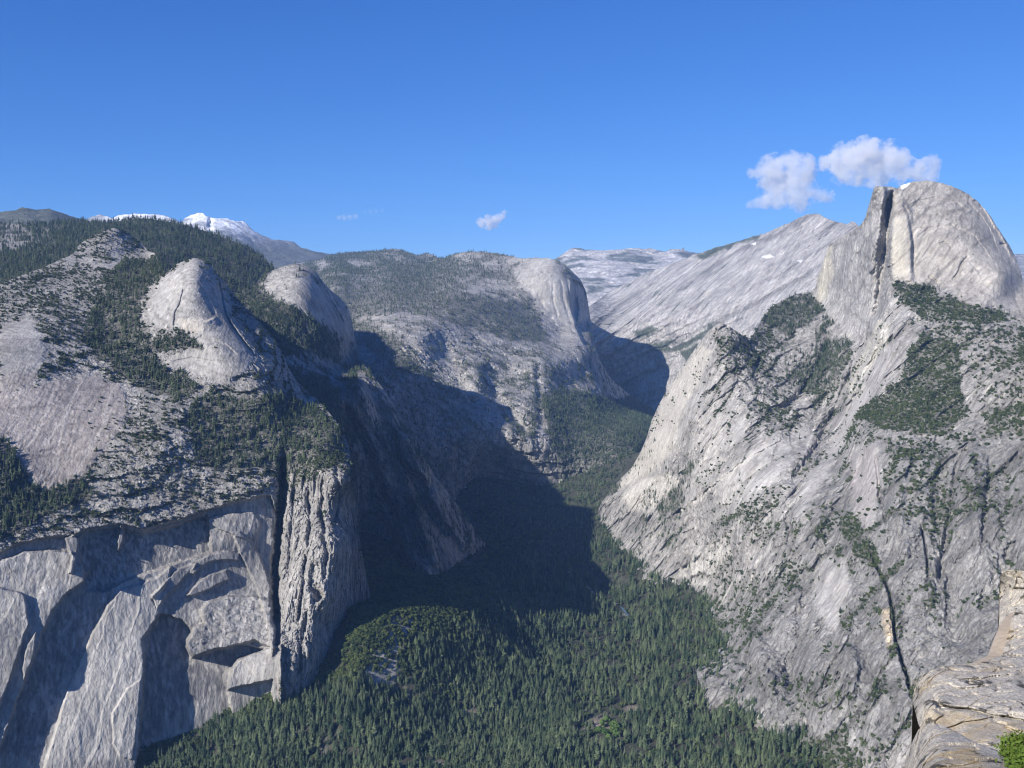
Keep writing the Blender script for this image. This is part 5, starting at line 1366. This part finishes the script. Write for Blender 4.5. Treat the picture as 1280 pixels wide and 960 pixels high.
sky.sun_elevation = SUN_EL; sky.sun_rotation = SUN_HEAD % (2 * math.pi)
sky.altitude = 2200; sky.air_density = 1.0; sky.dust_density = .15; sky.ozone_density = 2.0
bg = nt.nodes.new('ShaderNodeBackground'); bg.inputs[1].default_value = .075
ow = nt.nodes.new('ShaderNodeOutputWorld')
sp = nt.nodes.new('ShaderNodeSeparateColor'); cb = nt.nodes.new('ShaderNodeCombineColor')
nt.links.new(sky.outputs[0], sp.inputs[0])
for k, (g, a) in enumerate(((1.278, .01760), (.954, .04823), (.749, .12905))):      # clear high-altitude air: deeper and more even blue
    p = nt.nodes.new('ShaderNodeMath'); p.operation = 'POWER'; p.inputs[1].default_value = g
    q = nt.nodes.new('ShaderNodeMath'); q.operation = 'MULTIPLY'; q.inputs[1].default_value = a / .075
    nt.links.new(sp.outputs[k], p.inputs[0]); nt.links.new(p.outputs[0], q.inputs[0]); nt.links.new(q.outputs[0], cb.inputs[k])
nt.links.new(cb.outputs[0], bg.inputs[0]); nt.links.new(bg.outputs[0], ow.inputs[0])

# air between the viewer and the far crests
def haze():
    x0, x1, y0, y1, z0, z1 = -9000, 12000, -300, 16000, -40, 2300
    V = np.array([(x, y, z) for x in (x0, x1) for y in (y0, y1) for z in (z0, z1)], float)
    Fq = [(0, 1, 3, 2), (4, 6, 7, 5), (0, 4, 5, 1), (2, 3, 7, 6), (0, 2, 6, 4), (1, 5, 7, 3)]
    mt = bpy.data.materials.new('air'); mt.use_nodes = True
    n = mt.node_tree; n.nodes.clear(); o = n.nodes.new('ShaderNodeOutputMaterial'); v = n.nodes.new('ShaderNodeVolumePrincipled')
    v.inputs['Color'].default_value = (.28, .52, 1, 1); v.inputs['Density'].default_value = HAZE; v.inputs['Anisotropy'].default_value = 0.0
    n.links.new(v.outputs[0], o.inputs['Volume'])
    me = mesh_from('haze', V, Fq, mt, smooth_shade=False)
    link('haze', me, kind='stuff')
HAZE = 1.9e-5
haze()

# ================================================================================ camera and render settings
cam = bpy.data.cameras.new('camera'); co = bpy.data.objects.new('camera', cam); C.objects.link(co)
cam.sensor_width = 36; cam.lens = 36 * F / 1280; cam.clip_start = .1; cam.clip_end = 250000
co.location = (0, 0, CZ); co.rotation_euler = (math.pi / 2 - PITCH, 0, 0)
sc = bpy.context.scene; sc.camera = co
sc.view_settings.view_transform = 'Standard'; sc.view_settings.look = 'None'; sc.view_settings.exposure = 0.68; sc.view_settings.gamma = 1
sc.render.engine = 'CYCLES'
cy = sc.cycles
cy.max_bounces = 4; cy.diffuse_bounces = 2; cy.glossy_bounces = 1; cy.transmission_bounces = 1; cy.volume_bounces = 4; cy.transparent_max_bounces = 4
cy.use_adaptive_sampling = True; cy.adaptive_threshold = .01
cy.use_denoising = True; cy.denoiser = 'OPENIMAGEDENOISE'
cy.sample_clamp_indirect = 4
cy.filter_width = 1.2 if hasattr(cy, 'filter_width') else 1.5
sc.render.use_persistent_data = False
print('scene built in', time.time() - T0)
